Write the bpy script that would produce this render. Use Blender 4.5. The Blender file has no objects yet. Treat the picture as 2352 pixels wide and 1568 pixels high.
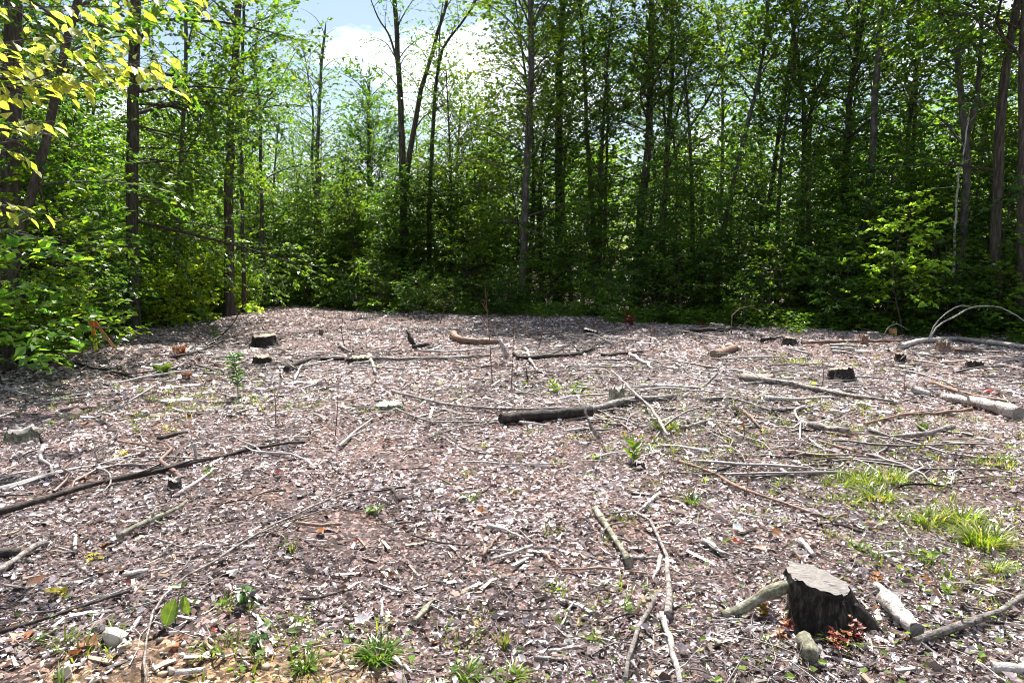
import bpy, math, random
import numpy as np
from mathutils import Vector, Matrix

# ------------------------------------------------------------------ camera, sky, sun, exposure
scene = bpy.context.scene
R = math.radians
CAM_H, PITCH, FPX = 1.6, R(6.13), 1619.0        # focal length in units of a 2352-wide frame
cd = bpy.data.cameras.new('camera'); cam = bpy.data.objects.new('camera', cd)
scene.collection.objects.link(cam); scene.camera = cam
cam.location = (0, 0, CAM_H); cam.rotation_euler = (R(90) - PITCH, 0, 0)
cd.sensor_width = 36.0; cd.lens = FPX / 2352 * 36.0; cd.clip_start = 0.05; cd.clip_end = 3000

SUN_EL, SUN_AZ = R(60), R(0)                    # azimuth from +Y towards +X
world = bpy.data.worlds.new('World'); scene.world = world; world.use_nodes = True
wn, wl = world.node_tree.nodes, world.node_tree.links
wn.clear()
wo = wn.new('ShaderNodeOutputWorld'); bg = wn.new('ShaderNodeBackground')
sky = wn.new('ShaderNodeTexSky'); sky.sky_type = 'NISHITA'; sky.sun_disc = False
sky.sun_elevation = SUN_EL; sky.sun_rotation = SUN_AZ; sky.air_density = 1.3; sky.dust_density = 1.2
tc = wn.new('ShaderNodeTexCoord'); mp = wn.new('ShaderNodeMapping'); mp.inputs['Scale'].default_value = (1, 1, 2.6)
mp.inputs['Location'].default_value = (0.55, 0.1, 0.0)
nz = wn.new('ShaderNodeTexNoise'); nz.inputs['Scale'].default_value = 3.0; nz.inputs['Detail'].default_value = 7; nz.inputs['Roughness'].default_value = 0.58
rp = wn.new('ShaderNodeValToRGB'); rp.color_ramp.elements[0].position = 0.50; rp.color_ramp.elements[1].position = 0.64
mx = wn.new('ShaderNodeMix'); mx.data_type = 'RGBA'; mx.inputs[7].default_value = (13.5, 13.8, 14.4, 1)
wl.new(tc.outputs['Generated'], mp.inputs[0]); wl.new(mp.outputs[0], nz.inputs['Vector']); wl.new(nz.outputs[0], rp.inputs[0])
wl.new(rp.outputs[0], mx.inputs[0]); wl.new(sky.outputs[0], mx.inputs[6]); wl.new(mx.outputs[2], bg.inputs[0])
bg.inputs[1].default_value = 0.05
wl.new(bg.outputs[0], wo.inputs[0])
sd = bpy.data.lights.new('sun', 'SUN'); sd.energy = 5.0; sd.angle = R(0.53); sd.color = (1.0, 0.965, 0.9)
sun = bpy.data.objects.new('sun', sd); scene.collection.objects.link(sun)
_sv = Vector((math.sin(SUN_AZ) * math.cos(SUN_EL), math.cos(SUN_AZ) * math.cos(SUN_EL), math.sin(SUN_EL)))
sun.rotation_euler = _sv.to_track_quat('Z', 'Y').to_euler(); sun.location = _sv * 60
vs = scene.view_settings
vs.view_transform = 'Standard'; vs.look = 'None'; vs.gamma = 1.0; vs.use_curve_mapping = False; vs.exposure = 1.6
scene.render.engine = 'CYCLES'
cy = scene.cycles
cy.max_bounces = 3; cy.diffuse_bounces = 2; cy.glossy_bounces = 1; cy.transmission_bounces = 2; cy.use_light_tree = False; cy.transparent_max_bounces = 4
cy.use_denoising = True; cy.sample_clamp_indirect = 6.0; cy.caustics_reflective = False; cy.caustics_refractive = False
scene.render.filter_size = 1.0
try: cy.filter_width = 1.0
except Exception: pass

# ------------------------------------------------------------------ helpers
rng = np.random.default_rng(11)
C = scene.collection
UP = np.array([0., 0., 1.])

def gz(x, y):
    x = np.asarray(x, float); y = np.asarray(y, float)
    h = .045 * np.sin(.8 * x + .4) * np.sin(.62 * y + 1.1) + .025 * np.sin(1.9 * x + 1.1 * y) + .012 * np.sin(4.6 * x - 3.1 * y + .7)
    h = h + .22 * np.exp(-(((x + 6.2) / 1.9) ** 2 + ((y - 11.2) / 1.3) ** 2))
    h = h + .10 * np.exp(-(((x - 1.6) / 2.2) ** 2 + ((y - 7.9) / .7) ** 2))
    return h
def ray(px, py):
    u, v = (px - 1176) / FPX, (784 - py) / FPX
    return np.array([u, math.cos(PITCH) + v * math.sin(PITCH), -math.sin(PITCH) + v * math.cos(PITCH)])
CAMP = np.array([0, 0, CAM_H])
def G(px, py, lift=0.0):
    """point on the ground seen at that spot of the photo (2352-wide units)"""
    d = ray(px, py); z = 0.0
    for _ in range(12):
        t = (z + lift - CAM_H) / min(d[2], -.02); q = CAMP + t * d; z = float(gz(q[0], q[1]))
    q[2] = z + lift
    return q
def A(px, py, Y):
    d = ray(px, py); return CAMP + d * (Y / d[1])
def zdepth(q):
    return (q[1]) * math.cos(PITCH) - (q[2] - CAM_H) * math.sin(PITCH)
def wpx(w, q):
    return w / FPX * zdepth(q)

class Acc:
    def __init__(s): s.v = []; s.c = []; s.f = []; s.n = 0; s.tri = 0
    def add(s, v, f, col=(1, 1, 1), mi=0, smooth=True):
        v = np.asarray(v, float).reshape(-1, 3); f = np.asarray(f, int)
        if len(v) == 0: return
        c = np.asarray(col, float)
        if c.ndim == 1: c = np.repeat(c[None], len(v), 0)
        s.v.append(v); s.c.append(c); s.f.append((f + s.n, mi, smooth)); s.n += len(v); s.tri += len(f) * (f.shape[1] - 2)
    def mesh(s, name, mats, origin=(0, 0, 0)):
        me = bpy.data.meshes.new(name)
        if s.n == 0: return me
        v = (np.concatenate(s.v) - np.asarray(origin)).astype(np.float32); c = np.concatenate(s.c).astype(np.float32)
        lo = np.concatenate([f.ravel() for f, _, _ in s.f]).astype(np.int32)
        tot = np.concatenate([np.full(len(f), f.shape[1]) for f, _, _ in s.f]).astype(np.int32)
        mi = np.concatenate([np.full(len(f), m) for f, m, _ in s.f]).astype(np.int32)
        sm = np.concatenate([np.full(len(f), k) for f, _, k in s.f]).astype(bool)
        st = np.concatenate([[0], np.cumsum(tot)[:-1]]).astype(np.int32)
        me.vertices.add(len(v)); me.vertices.foreach_set('co', v.ravel())
        me.loops.add(len(lo)); me.loops.foreach_set('vertex_index', lo)
        me.polygons.add(len(tot)); me.polygons.foreach_set('loop_start', st); me.polygons.foreach_set('loop_total', tot)
        me.polygons.foreach_set('material_index', mi); me.polygons.foreach_set('use_smooth', sm)
        at = me.attributes.new('tint', 'FLOAT_COLOR', 'POINT')
        at.data.foreach_set('color', np.concatenate([c, np.ones((len(c), 1), np.float32)], 1).ravel())
        for m in (mats if isinstance(mats, (list, tuple)) else [mats]): me.materials.append(m)
        me.update(calc_edges=True); me.validate()
        return me

def link(name, data, parent=None, loc=None, rot=None, scale=None):
    o = bpy.data.objects.new(name, data); C.objects.link(o)
    if parent is not None: o.parent = parent
    if loc is not None: o.location = [float(a) for a in loc]
    if rot is not None: o.rotation_euler = rot
    if scale is not None: o.scale = scale if hasattr(scale, '__len__') else (scale,) * 3
    return o
def tag(o, label=None, cat=None, group=None, kind=None):
    if label: o['label'] = label
    if cat: o['category'] = cat
    if group: o['group'] = group
    if kind: o['kind'] = kind
    return o
def empty(name, loc, label, cat, group=None):
    o = link(name, None, loc=loc); o.empty_display_size = .1
    return tag(o, label, cat, group)

def norm(a):
    return a / np.maximum(np.linalg.norm(a, axis=-1, keepdims=True), 1e-9)
def tubes(acc, P, rad, sides=5, col=(1, 1, 1), mi=0, cap=False, wob=0.0, r=None):
    """P (N,k,3), rad (N,k) -> N tubes"""
    P = np.asarray(P, float); rad = np.asarray(rad, float)
    N, k, _ = P.shape
    if N == 0: return
    T = np.empty_like(P); T[:, 1:-1] = P[:, 2:] - P[:, :-2]; T[:, 0] = P[:, 1] - P[:, 0]; T[:, -1] = P[:, -1] - P[:, -2]
    T = norm(T)
    ax = norm(P[:, -1] - P[:, 0]); ref = np.where(np.abs(ax[:, 2:3]) > .75, np.array([[1., 0.2, 0]]), np.array([[0, 0.1, 1.]]))
    U = norm(np.cross(ref[:, None, :], T)); V = np.cross(T, U)
    a = np.arange(sides) / sides * 2 * np.pi
    rr = rad[:, :, None] * np.ones(sides)
    if wob: rr = rr * (1 + wob * (r or rng).standard_normal(rr.shape))
    v = P[:, :, None, :] + rr[..., None] * (np.cos(a)[:, None] * U[:, :, None, :] + np.sin(a)[:, None] * V[:, :, None, :])
    i = np.arange(k - 1)[:, None] * sides; j = np.arange(sides)[None]; j2 = (j + 1) % sides
    q = np.stack([i + j, i + j2, i + sides + j2, i + sides + j], -1).reshape(-1, 4)
    F = (q[None] + (np.arange(N) * k * sides)[:, None, None]).reshape(-1, 4)
    c = np.asarray(col, float)
    if c.ndim == 2: c = np.repeat(c, k * sides, 0)
    acc.add(v.reshape(-1, 3), F, c, mi)
    if cap:
        b = (np.arange(N) * k * sides)[:, None]
        acc.n -= N * k * sides  # faces refer to the verts just added
        acc.f.append((np.concatenate([b + np.arange(sides)[::-1][None], b + (k - 1) * sides + np.arange(sides)[None]]) + acc.n, mi, False))
        acc.n += N * k * sides

def frame(d, n):
    d = norm(d); s = norm(np.cross(n, d)); n2 = np.cross(d, s); return d, s, n2
RH = (np.array([[0, 0, 0], [.42, .5, .10], [1, 0, -.10], [.42, -.5, .10]]), np.array([[0, 2, 1], [0, 3, 2]]))
OV = (np.array([[0, 0, 0], [.22, .36, .07], [.5, .5, .09], [.8, .3, .02], [1, 0, -.12], [.8, -.3, .02], [.5, -.5, .09], [.22, -.36, .07], [.36, 0, -.03], [.68, 0, -.06]]),
      np.array([[0, 8, 1], [1, 8, 2], [8, 9, 2], [2, 9, 3], [9, 4, 3], [0, 7, 8], [7, 6, 8], [8, 6, 9], [6, 5, 9], [9, 5, 4]]))
CURL = (np.array([[0, 0, .04], [.22, .38, .26], [.62, .46, .10], [.28, -.4, .10], [.6, -.40, .34], [1, 0.1, .24], [.5, 0, -.06]]),
        np.array([[0, 6, 1], [1, 6, 2], [2, 6, 5], [0, 3, 6], [3, 4, 6], [6, 4, 5]]))
MAPLE = (np.array([[0, 0, 0], [-.02, .34, .10], [.24, .34, .03], [.5, .58, .22], [.62, .27, .04], [1, 0.04, -.16], [.6, -.26, .04], [.47, -.56, .14], [.26, -.36, .0], [.0, -.32, .12], [.36, 0, -.07]]),
         np.array([[0, 10, 1], [1, 10, 2], [2, 10, 3], [3, 10, 4], [4, 10, 5], [5, 10, 6], [6, 10, 7], [7, 10, 8], [8, 10, 9], [9, 10, 0]]))
def leaves(acc, pos, d, n, L, W, col, shape=RH, mi=0):
    pos = np.asarray(pos, float)
    if len(pos) == 0: return
    d, s, n = frame(d, n); tv, tf = shape
    L = np.broadcast_to(np.asarray(L, float), (len(pos),)); W = np.broadcast_to(np.asarray(W, float), (len(pos),))
    v = pos[:, None] + tv[None, :, 0:1] * (L[:, None, None] * d[:, None]) + tv[None, :, 1:2] * (W[:, None, None] * s[:, None]) + tv[None, :, 2:3] * (L[:, None, None] * n[:, None])
    F = (tf[None] + (np.arange(len(pos)) * len(tv))[:, None, None]).reshape(-1, tf.shape[1])
    c = np.asarray(col, float)
    if c.ndim == 2: c = np.repeat(c, len(tv), 0)
    acc.add(v.reshape(-1, 3), F, c, mi, smooth=False)
def smooth_path(pts, k):
    pts = np.asarray(pts, float)
    if len(pts) == 2: return pts[0] + (pts[1] - pts[0]) * np.linspace(0, 1, k)[:, None]
    P = np.vstack([2 * pts[0] - pts[1], pts, 2 * pts[-1] - pts[-2]])
    seg = np.linalg.norm(np.diff(pts, axis=0), axis=1); cum = np.concatenate([[0], np.cumsum(seg)]); out = []
    for s in np.linspace(0, cum[-1], k):
        i = min(max(int(np.searchsorted(cum, s, 'right')) - 1, 0), len(seg) - 1); t = (s - cum[i]) / max(seg[i], 1e-9)
        p0, p1, p2, p3 = P[i:i + 4]
        out.append(.5 * ((2 * p1) + (-p0 + p2) * t + (2 * p0 - 5 * p1 + 4 * p2 - p3) * t * t + (-p0 + 3 * p1 - 3 * p2 + p3) * t ** 3))
    return np.array(out)

# ------------------------------------------------------------------ materials
def mat(name):
    m = bpy.data.materials.new(name); m.use_nodes = True
    nt = m.node_tree; nt.nodes.clear()
    return m, nt, nt.nodes, nt.links
def N(nodes, t, **kw):
    n = nodes.new('ShaderNode' + t)
    for k, v in kw.items():
        if k in n.inputs: n.inputs[k].default_value = v
        else: setattr(n, k, v)
    return n
def ramp(nodes, stops):
    r = nodes.new('ShaderNodeValToRGB'); e = r.color_ramp.elements
    while len(e) < len(stops): e.new(.5)
    for x, (p, c) in zip(e, stops): x.position = p; x.color = (*c, 1)
    return r
def leaf_mat(name, veins=False, trans=.5, tmul=(2.3, 2.2, .7), rough=.38, spec=.5, rand=0.0, base=None):
    m, nt, n, l = mat(name)
    out = N(n, 'OutputMaterial'); at = N(n, 'Attribute', attribute_name='tint')
    csrc = at.outputs['Color']
    if base is not None:
        rgb = N(n, 'RGB'); rgb.outputs[0].default_value = (*base, 1); csrc = rgb.outputs[0]
    if veins:      # mottling, a pale midrib and slanting side veins in the leaf's own coordinates
        tc = N(n, 'TexCoord'); sx = N(n, 'SeparateXYZ'); ab = N(n, 'Math', operation='ABSOLUTE'); nz = N(n, 'TexNoise', Scale=4.5, Detail=5); r1 = ramp(n, [(.32, (.55, .6, .5)), (.55, (1, 1, 1)), (.75, (1.35, 1.2, .9))])
        k1 = N(n, 'Math', operation='MULTIPLY_ADD'); k1.inputs[1].default_value = -.75; k2 = N(n, 'Math', operation='MULTIPLY'); k2.inputs[1].default_value = 58; k3 = N(n, 'Math', operation='SINE'); r2 = ramp(n, [(.86, (1, 1, 1)), (.97, (1.4, 1.35, 1.3))]); r3 = ramp(n, [(.012, (1.7, 1.6, 1.5)), (.03, (1, 1, 1))])
        l.new(tc.outputs['Object'], sx.inputs[0]); l.new(tc.outputs['Object'], nz.inputs['Vector']); l.new(sx.outputs[1], ab.inputs[0]); l.new(ab.outputs[0], k1.inputs[0]); l.new(sx.outputs[0], k1.inputs[2]); l.new(k1.outputs[0], k2.inputs[0]); l.new(k2.outputs[0], k3.inputs[0]); l.new(k3.outputs[0], r2.inputs[0]); l.new(ab.outputs[0], r3.inputs[0]); l.new(nz.outputs[0], r1.inputs[0])
        for rr_ in (r1, r2, r3):
            mv = N(n, 'Mix', data_type='RGBA', blend_type='MULTIPLY'); mv.inputs[0].default_value = 1; l.new(csrc, mv.inputs[6]); l.new(rr_.outputs[0], mv.inputs[7]); csrc = mv.outputs[2]
    if rand:
        oi = N(n, 'ObjectInfo'); hs = N(n, 'HueSaturation')
        mr = N(n, 'MapRange'); mr.inputs[3].default_value = 1 - rand; mr.inputs[4].default_value = 1 + rand
        l.new(oi.outputs['Random'], mr.inputs[0]); l.new(mr.outputs[0], hs.inputs['Value']); l.new(csrc, hs.inputs['Color'])
        csrc = hs.outputs[0]
    b = N(n, 'BsdfPrincipled', Roughness=rough); b.inputs['Specular IOR Level'].default_value = spec
    t = N(n, 'BsdfTranslucent'); mx = N(n, 'MixShader'); mx.inputs[0].default_value = trans
    mm = N(n, 'Mix', data_type='RGBA', blend_type='MULTIPLY'); mm.inputs[0].default_value = 1; mm.inputs[7].default_value = (*tmul, 1)
    l.new(csrc, b.inputs['Base Color']); l.new(csrc, mm.inputs[6]); l.new(mm.outputs[2], t.inputs[0])
    l.new(b.outputs[0], mx.inputs[1]); l.new(t.outputs[0], mx.inputs[2]); l.new(mx.outputs[0], out.inputs[0])
    return m
def noise_mat(name, stops, scale=6, stretch=(1, 1, 1), rough=.8, bump=.4, detail=6, spec=.3, tinted=False, bscale=None, dist=.02, rand=0.0):
    m, nt, n, l = mat(name)
    out = N(n, 'OutputMaterial'); b = N(n, 'BsdfPrincipled', Roughness=rough); b.inputs['Specular IOR Level'].default_value = spec
    tc = N(n, 'TexCoord'); mp = N(n, 'Mapping'); mp.inputs['Scale'].default_value = stretch
    nz = N(n, 'TexNoise', Scale=scale, Detail=detail, Roughness=.62); rp = ramp(n, stops)
    l.new(tc.outputs['Object'], mp.inputs[0]); l.new(mp.outputs[0], nz.inputs['Vector']); l.new(nz.outputs[0], rp.inputs[0])
    c = rp.outputs[0]
    if tinted:
        at = N(n, 'Attribute', attribute_name='tint'); mm = N(n, 'Mix', data_type='RGBA', blend_type='MULTIPLY'); mm.inputs[0].default_value = 1
        l.new(c, mm.inputs[6]); l.new(at.outputs['Color'], mm.inputs[7]); c = mm.outputs[2]
    if rand:
        oi = N(n, 'ObjectInfo'); hs = N(n, 'HueSaturation'); mr = N(n, 'MapRange'); mr.inputs[3].default_value = 1 - rand; mr.inputs[4].default_value = 1 + rand
        l.new(oi.outputs['Random'], mr.inputs[0]); l.new(mr.outputs[0], hs.inputs['Value']); l.new(c, hs.inputs['Color']); c = hs.outputs[0]
    l.new(c, b.inputs['Base Color'])
    if bump:
        n2 = N(n, 'TexNoise', Scale=bscale or scale * 2.5, Detail=6, Roughness=.65); l.new(mp.outputs[0], n2.inputs['Vector'])
        bp = N(n, 'Bump', Strength=bump, Distance=dist); l.new(n2.outputs[0], bp.inputs['Height']); l.new(bp.outputs[0], b.inputs['Normal'])
    l.new(b.outputs[0], out.inputs[0])
    return m
def ring_mat(name, c0, c1, scale=55):
    m, nt, n, l = mat(name)
    out = N(n, 'OutputMaterial'); b = N(n, 'BsdfPrincipled', Roughness=.6)
    tc = N(n, 'TexCoord'); w = N(n, 'TexWave', Scale=scale, Distortion=5.0, Detail=3); w.wave_type = 'RINGS'; w.rings_direction = 'Z'
    w.inputs['Detail Scale'].default_value = 1.5
    nz = N(n, 'TexNoise', Scale=30, Detail=6); mxx = N(n, 'Mix', data_type='RGBA', blend_type='MULTIPLY'); mxx.inputs[0].default_value = .75
    rp = ramp(n, [(.0, c0), (1, c1)]); r2 = ramp(n, [(.3, (.5, .5, .5)), (.7, (1.25, 1.25, 1.25))])
    l.new(tc.outputs['Object'], w.inputs['Vector']); l.new(tc.outputs['Object'], nz.inputs['Vector']); l.new(w.outputs[0], rp.inputs[0]); l.new(nz.outputs[0], r2.inputs[0])
    l.new(rp.outputs[0], mxx.inputs[6]); l.new(r2.outputs[0], mxx.inputs[7]); l.new(mxx.outputs[2], b.inputs['Base Color'])
    bp = N(n, 'Bump', Strength=.5, Distance=.006); l.new(w.outputs[0], bp.inputs['Height']); l.new(bp.outputs[0], b.inputs['Normal'])
    l.new(b.outputs[0], out.inputs[0])
    return m
M = {}
M['leaf'] = leaf_mat('leaf_green')
M['leaf_far'] = leaf_mat('leaf_far', rough=.45)
M['leaf_hero'] = leaf_mat('leaf_yellow_green', veins=True, trans=.58, tmul=(1.8, 1.7, .8), rand=.3, base=(.29, .33, .075))
M['leaf_hero_green'] = leaf_mat('leaf_fresh_green', veins=True, trans=.55, tmul=(2.0, 1.9, .7), rand=.3, base=(.17, .25, .04))
M['leaf_seed'] = leaf_mat('leaf_seedling', veins=True, trans=.45, rand=.35, base=(.085, .145, .03), tmul=(2.2, 2.0, .6))
M['leaf_dark'] = leaf_mat('leaf_dark_plant', veins=True, trans=.35, rand=.3, base=(.035, .09, .02), rough=.3)
M['leaf_yellow'] = leaf_mat('leaf_yellowing', veins=True, trans=.5, rand=.3, base=(.34, .30, .04), tmul=(1.6, 1.5, .6))
M['leaf_red'] = leaf_mat('leaf_red', veins=True, trans=.45, rand=.5, base=(.17, .034, .028), tmul=(1.6, 1.3, 1.0))
M['leaf_orange'] = leaf_mat('leaf_orange', veins=True, trans=.45, rand=.3, base=(.27, .115, .04), tmul=(1.4, 1.2, .8))
M['leaf_brown'] = leaf_mat('leaf_brown', veins=True, trans=.25, rand=.35, base=(.20, .085, .04), tmul=(1.6, 1.3, 1.0), rough=.5)
M['grass'] = leaf_mat('grass_blade', trans=.45, tmul=(2.1, 2.0, .7), rough=.35)
M['litter'] = leaf_mat('leaf_litter', trans=.14, tmul=(1.5, 1.3, 1.1), rough=.30, spec=.9)
M['chip'] = noise_mat('wood_chip', [(.3, (.7, .7, .7)), (.7, (1, 1, 1))], scale=60, rough=.5, bump=0, spec=.5, tinted=True)
M['bark'] = noise_mat('bark_dark', [(.25, (.022, .018, .015)), (.5, (.07, .058, .047)), (.72, (.15, .13, .11))], scale=9, stretch=(2.2, 2.2, .35), bump=1.0, dist=.03, rough=.9, spec=.2)
M['bark_grey'] = noise_mat('bark_grey', [(.28, (.035, .031, .028)), (.5, (.085, .078, .07)), (.7, (.17, .16, .145))], scale=7, stretch=(1.6, 1.6, .7), bump=.7, dist=.015, rough=.85, spec=.25)
M['bark_ridged'] = noise_mat('stump_bark_ridged', [(.3, (.008, .007, .006)), (.5, (.03, .025, .021)), (.72, (.14, .12, .105))], scale=16, stretch=(2.5, 2.5, .5), bump=1.0, dist=.03, rough=.9, spec=.2)
M['bark_pale'] = noise_mat('bark_pale', [(.3, (.09, .08, .07)), (.45, (.38, .37, .34)), (.7, (.55, .53, .5))], scale=5, stretch=(1, 1, 2.4), bump=.4, dist=.01, rough=.7)
M['dead_grey'] = noise_mat('dead_wood_grey', [(.33, (.035, .028, .025)), (.5, (.19, .16, .145)), (.75, (.46, .43, .405))], scale=30, bump=1.0, dist=.012, rough=.6, spec=.4, rand=.25)
M['dead_pale'] = noise_mat('dead_wood_pale', [(.34, (.07, .055, .048)), (.44, (.30, .265, .245)), (.58, (.48, .445, .425)), (.75, (.64, .61, .59))], scale=34, bump=1.0, dist=.012, rough=.5, spec=.45, rand=.15)
M['dead_dark'] = noise_mat('dead_wood_dark', [(.25, (.009, .007, .006)), (.5, (.026, .02, .017)), (.75, (.09, .072, .06))], scale=18, bump=1.0, dist=.012, rough=.75, rand=.25)
M['dead_brown'] = noise_mat('dead_wood_brown', [(.25, (.07, .04, .028)), (.5, (.18, .11, .08)), (.75, (.34, .25, .2))], scale=18, bump=.8, dist=.01, rough=.65, rand=.2)
M['mossy'] = noise_mat('mossy_wood', [(.3, (.06, .055, .035)), (.5, (.20, .19, .13)), (.72, (.46, .45, .40))], scale=24, bump=1.0, dist=.012, rough=.8, rand=.2)
M['cut_tan'] = ring_mat('cut_wood_tan', (.14, .098, .065), (.31, .235, .165))
M['cut_weathered'] = noise_mat('cut_wood_weathered', [(.3, (.07, .06, .052)), (.45, (.20, .18, .165)), (.62, (.24, .22, .205)), (.75, (.36, .34, .32))], scale=9, stretch=(1.2, 9, 1), bump=1.0, dist=.012, rough=.7, bscale=14)
M['cut_grey'] = ring_mat('cut_wood_grey', (.14, .12, .105), (.34, .32, .295))
M['rock'] = noise_mat('rock', [(.3, (.26, .23, .19)), (.6, (.46, .42, .35)), (.8, (.6, .57, .5))], scale=14, bump=.5, dist=.008, rough=.85, rand=.2)
M['rock_dark'] = noise_mat('rock_dark', [(.3, (.08, .075, .07)), (.7, (.22, .21, .2))], scale=14, bump=.5, dist=.008, rough=.85)
M['gravel'] = noise_mat('gravel', [(.3, (.6, .6, .6)), (.7, (1, 1, 1))], scale=30, bump=0, tinted=True, rough=.85)
M['paint_orange'] = noise_mat('paint_orange', [(.3, (.72, .15, .02)), (.7, (.85, .24, .04))], scale=30, bump=.2, rough=.5)
M['paint_yellow'] = noise_mat('paint_yellow', [(.3, (.62, .62, .05)), (.7, (.78, .8, .12))], scale=30, bump=.2, rough=.5)
M['lath'] = noise_mat('lath_wood', [(.3, (.42, .20, .08)), (.7, (.62, .36, .18))], scale=12, stretch=(3, 3, .4), bump=.3, rough=.7)
M['stem_red'] = noise_mat('stem_red', [(.3, (.10, .035, .03)), (.7, (.22, .09, .07))], scale=30, bump=0, rough=.6)
M['stem_green'] = noise_mat('stem_green', [(.3, (.06, .12, .03)), (.7, (.12, .2, .06))], scale=30, bump=0, rough=.6)

def ground_mat():
    m, nt, n, l = mat('forest_soil')
    out = N(n, 'OutputMaterial'); b = N(n, 'BsdfPrincipled', Roughness=.85); b.inputs['Specular IOR Level'].default_value = .25
    tc = N(n, 'TexCoord'); n1 = N(n, 'TexNoise', Scale=1.3, Detail=5, Roughness=.6); n2 = N(n, 'TexNoise', Scale=45, Detail=5, Roughness=.7)
    r1 = ramp(n, [(.3, (.115, .078, .064)), (.5, (.155, .12, .112)), (.68, (.17, .105, .075))])
    r2 = ramp(n, [(.3, (.45, .45, .45)), (.55, (1, 1, 1)), (.75, (1.5, 1.45, 1.4))])
    vo = N(n, 'TexVoronoi', Scale=48); vo.inputs['Randomness'].default_value = 1; vr = ramp(n, [(.0, (.35, .33, .33)), (.45, (.8, .74, .74)), (.75, (1.6, 1.45, 1.5)), (1, (3.2, 2.9, 3.0))]); sp = N(n, 'SeparateColor'); vm = N(n, 'Mix', data_type='RGBA', blend_type='MULTIPLY'); vm.inputs[0].default_value = 1; l.new(tc.outputs['Object'], vo.inputs['Vector']); l.new(vo.outputs['Color'], sp.inputs[0]); l.new(sp.outputs[0], vr.inputs[0])
    mm = N(n, 'Mix', data_type='RGBA', blend_type='MULTIPLY'); mm.inputs[0].default_value = 1
    for k in (n1, n2): l.new(tc.outputs['Object'], k.inputs['Vector'])
    # sandy bare earth at the near left
    mp = N(n, 'Mapping'); mp.inputs['Location'].default_value = (1.25, -2.2, 0); mp.vector_type = 'POINT'
    ln = N(n, 'VectorMath', operation='LENGTH'); sc = N(n, 'VectorMath', operation='MULTIPLY'); sc.inputs[1].default_value = (.75, 1.15, 0)
    l.new(tc.outputs['Object'], mp.inputs[0]); l.new(mp.outputs[0], sc.inputs[0]); l.new(sc.outputs[0], ln.inputs[0])
    ad = N(n, 'Math', operation='ADD'); n3 = N(n, 'TexNoise', Scale=4, Detail=5); l.new(tc.outputs['Object'], n3.inputs['Vector']); l.new(n3.outputs[0], ad.inputs[0]); l.new(ln.outputs['Value'], ad.inputs[1])
    r3 = ramp(n, [(.95, (1, 1, 1)), (1.0, (0, 0, 0))]); dv = N(n, 'Math', operation='MULTIPLY'); dv.inputs[1].default_value = .72; l.new(ad.outputs[0], dv.inputs[0]); l.new(dv.outputs[0], r3.inputs[0])
    r3.color_ramp.elements[0].position = .72
    sm = N(n, 'Mix', data_type='RGBA'); sm.inputs[7].default_value = (.30, .205, .115, 1)
    l.new(n1.outputs[0], r1.inputs[0]); l.new(n2.outputs[0], r2.inputs[0]); l.new(r3.outputs[0], sm.inputs[0]); l.new(r1.outputs[0], sm.inputs[6])
    l.new(sm.outputs[2], mm.inputs[6]); l.new(r2.outputs[0], mm.inputs[7]); l.new(mm.outputs[2], vm.inputs[6]); l.new(vr.outputs[0], vm.inputs[7]); l.new(vm.outputs[2], b.inputs['Base Color'])
    n4 = N(n, 'TexNoise', Scale=28, Detail=8, Roughness=.72); l.new(tc.outputs['Object'], n4.inputs['Vector'])
    bp = N(n, 'Bump', Strength=1.0, Distance=.05); l.new(n4.outputs[0], bp.inputs['Height']); l.new(bp.outputs[0], b.inputs['Normal'])
    l.new(b.outputs[0], out.inputs[0])
    return m
M['soil'] = ground_mat()
# ------------------------------------------------------------------ ground
ys = np.concatenate([np.linspace(-6, 1.2, 30), 1.2 + (np.geomspace(1, 60, 250) - 1) * .62, np.array([45, 60, 85, 130, 220, 420, 900.])])
ss = np.linspace(-1, 1, 281); ss = np.sign(ss) * (.55 * np.abs(ss) + .45 * np.abs(ss) ** 3)
YY, SS = np.meshgrid(ys, ss, indexing='ij'); XX = SS * (5 + 1.7 * np.maximum(YY, 0))
ZZ = gz(XX, YY) + rng.normal(0, 1, XX.shape) * np.clip(.007 * (1 + YY * .03), .006, .014) * (YY < 40)
nr, nc = XX.shape
i, j = np.meshgrid(np.arange(nr - 1), np.arange(nc - 1), indexing='ij'); q = (i * nc + j).ravel()
ac = Acc(); ac.add(np.stack([XX, YY, ZZ], -1), np.stack([q, q + 1, q + nc + 1, q + nc], -1))
tag(link('ground', ac.mesh('ground', M['soil'])), 'bare brown forest soil of the cleared lot', 'ground', kind='structure')

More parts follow.
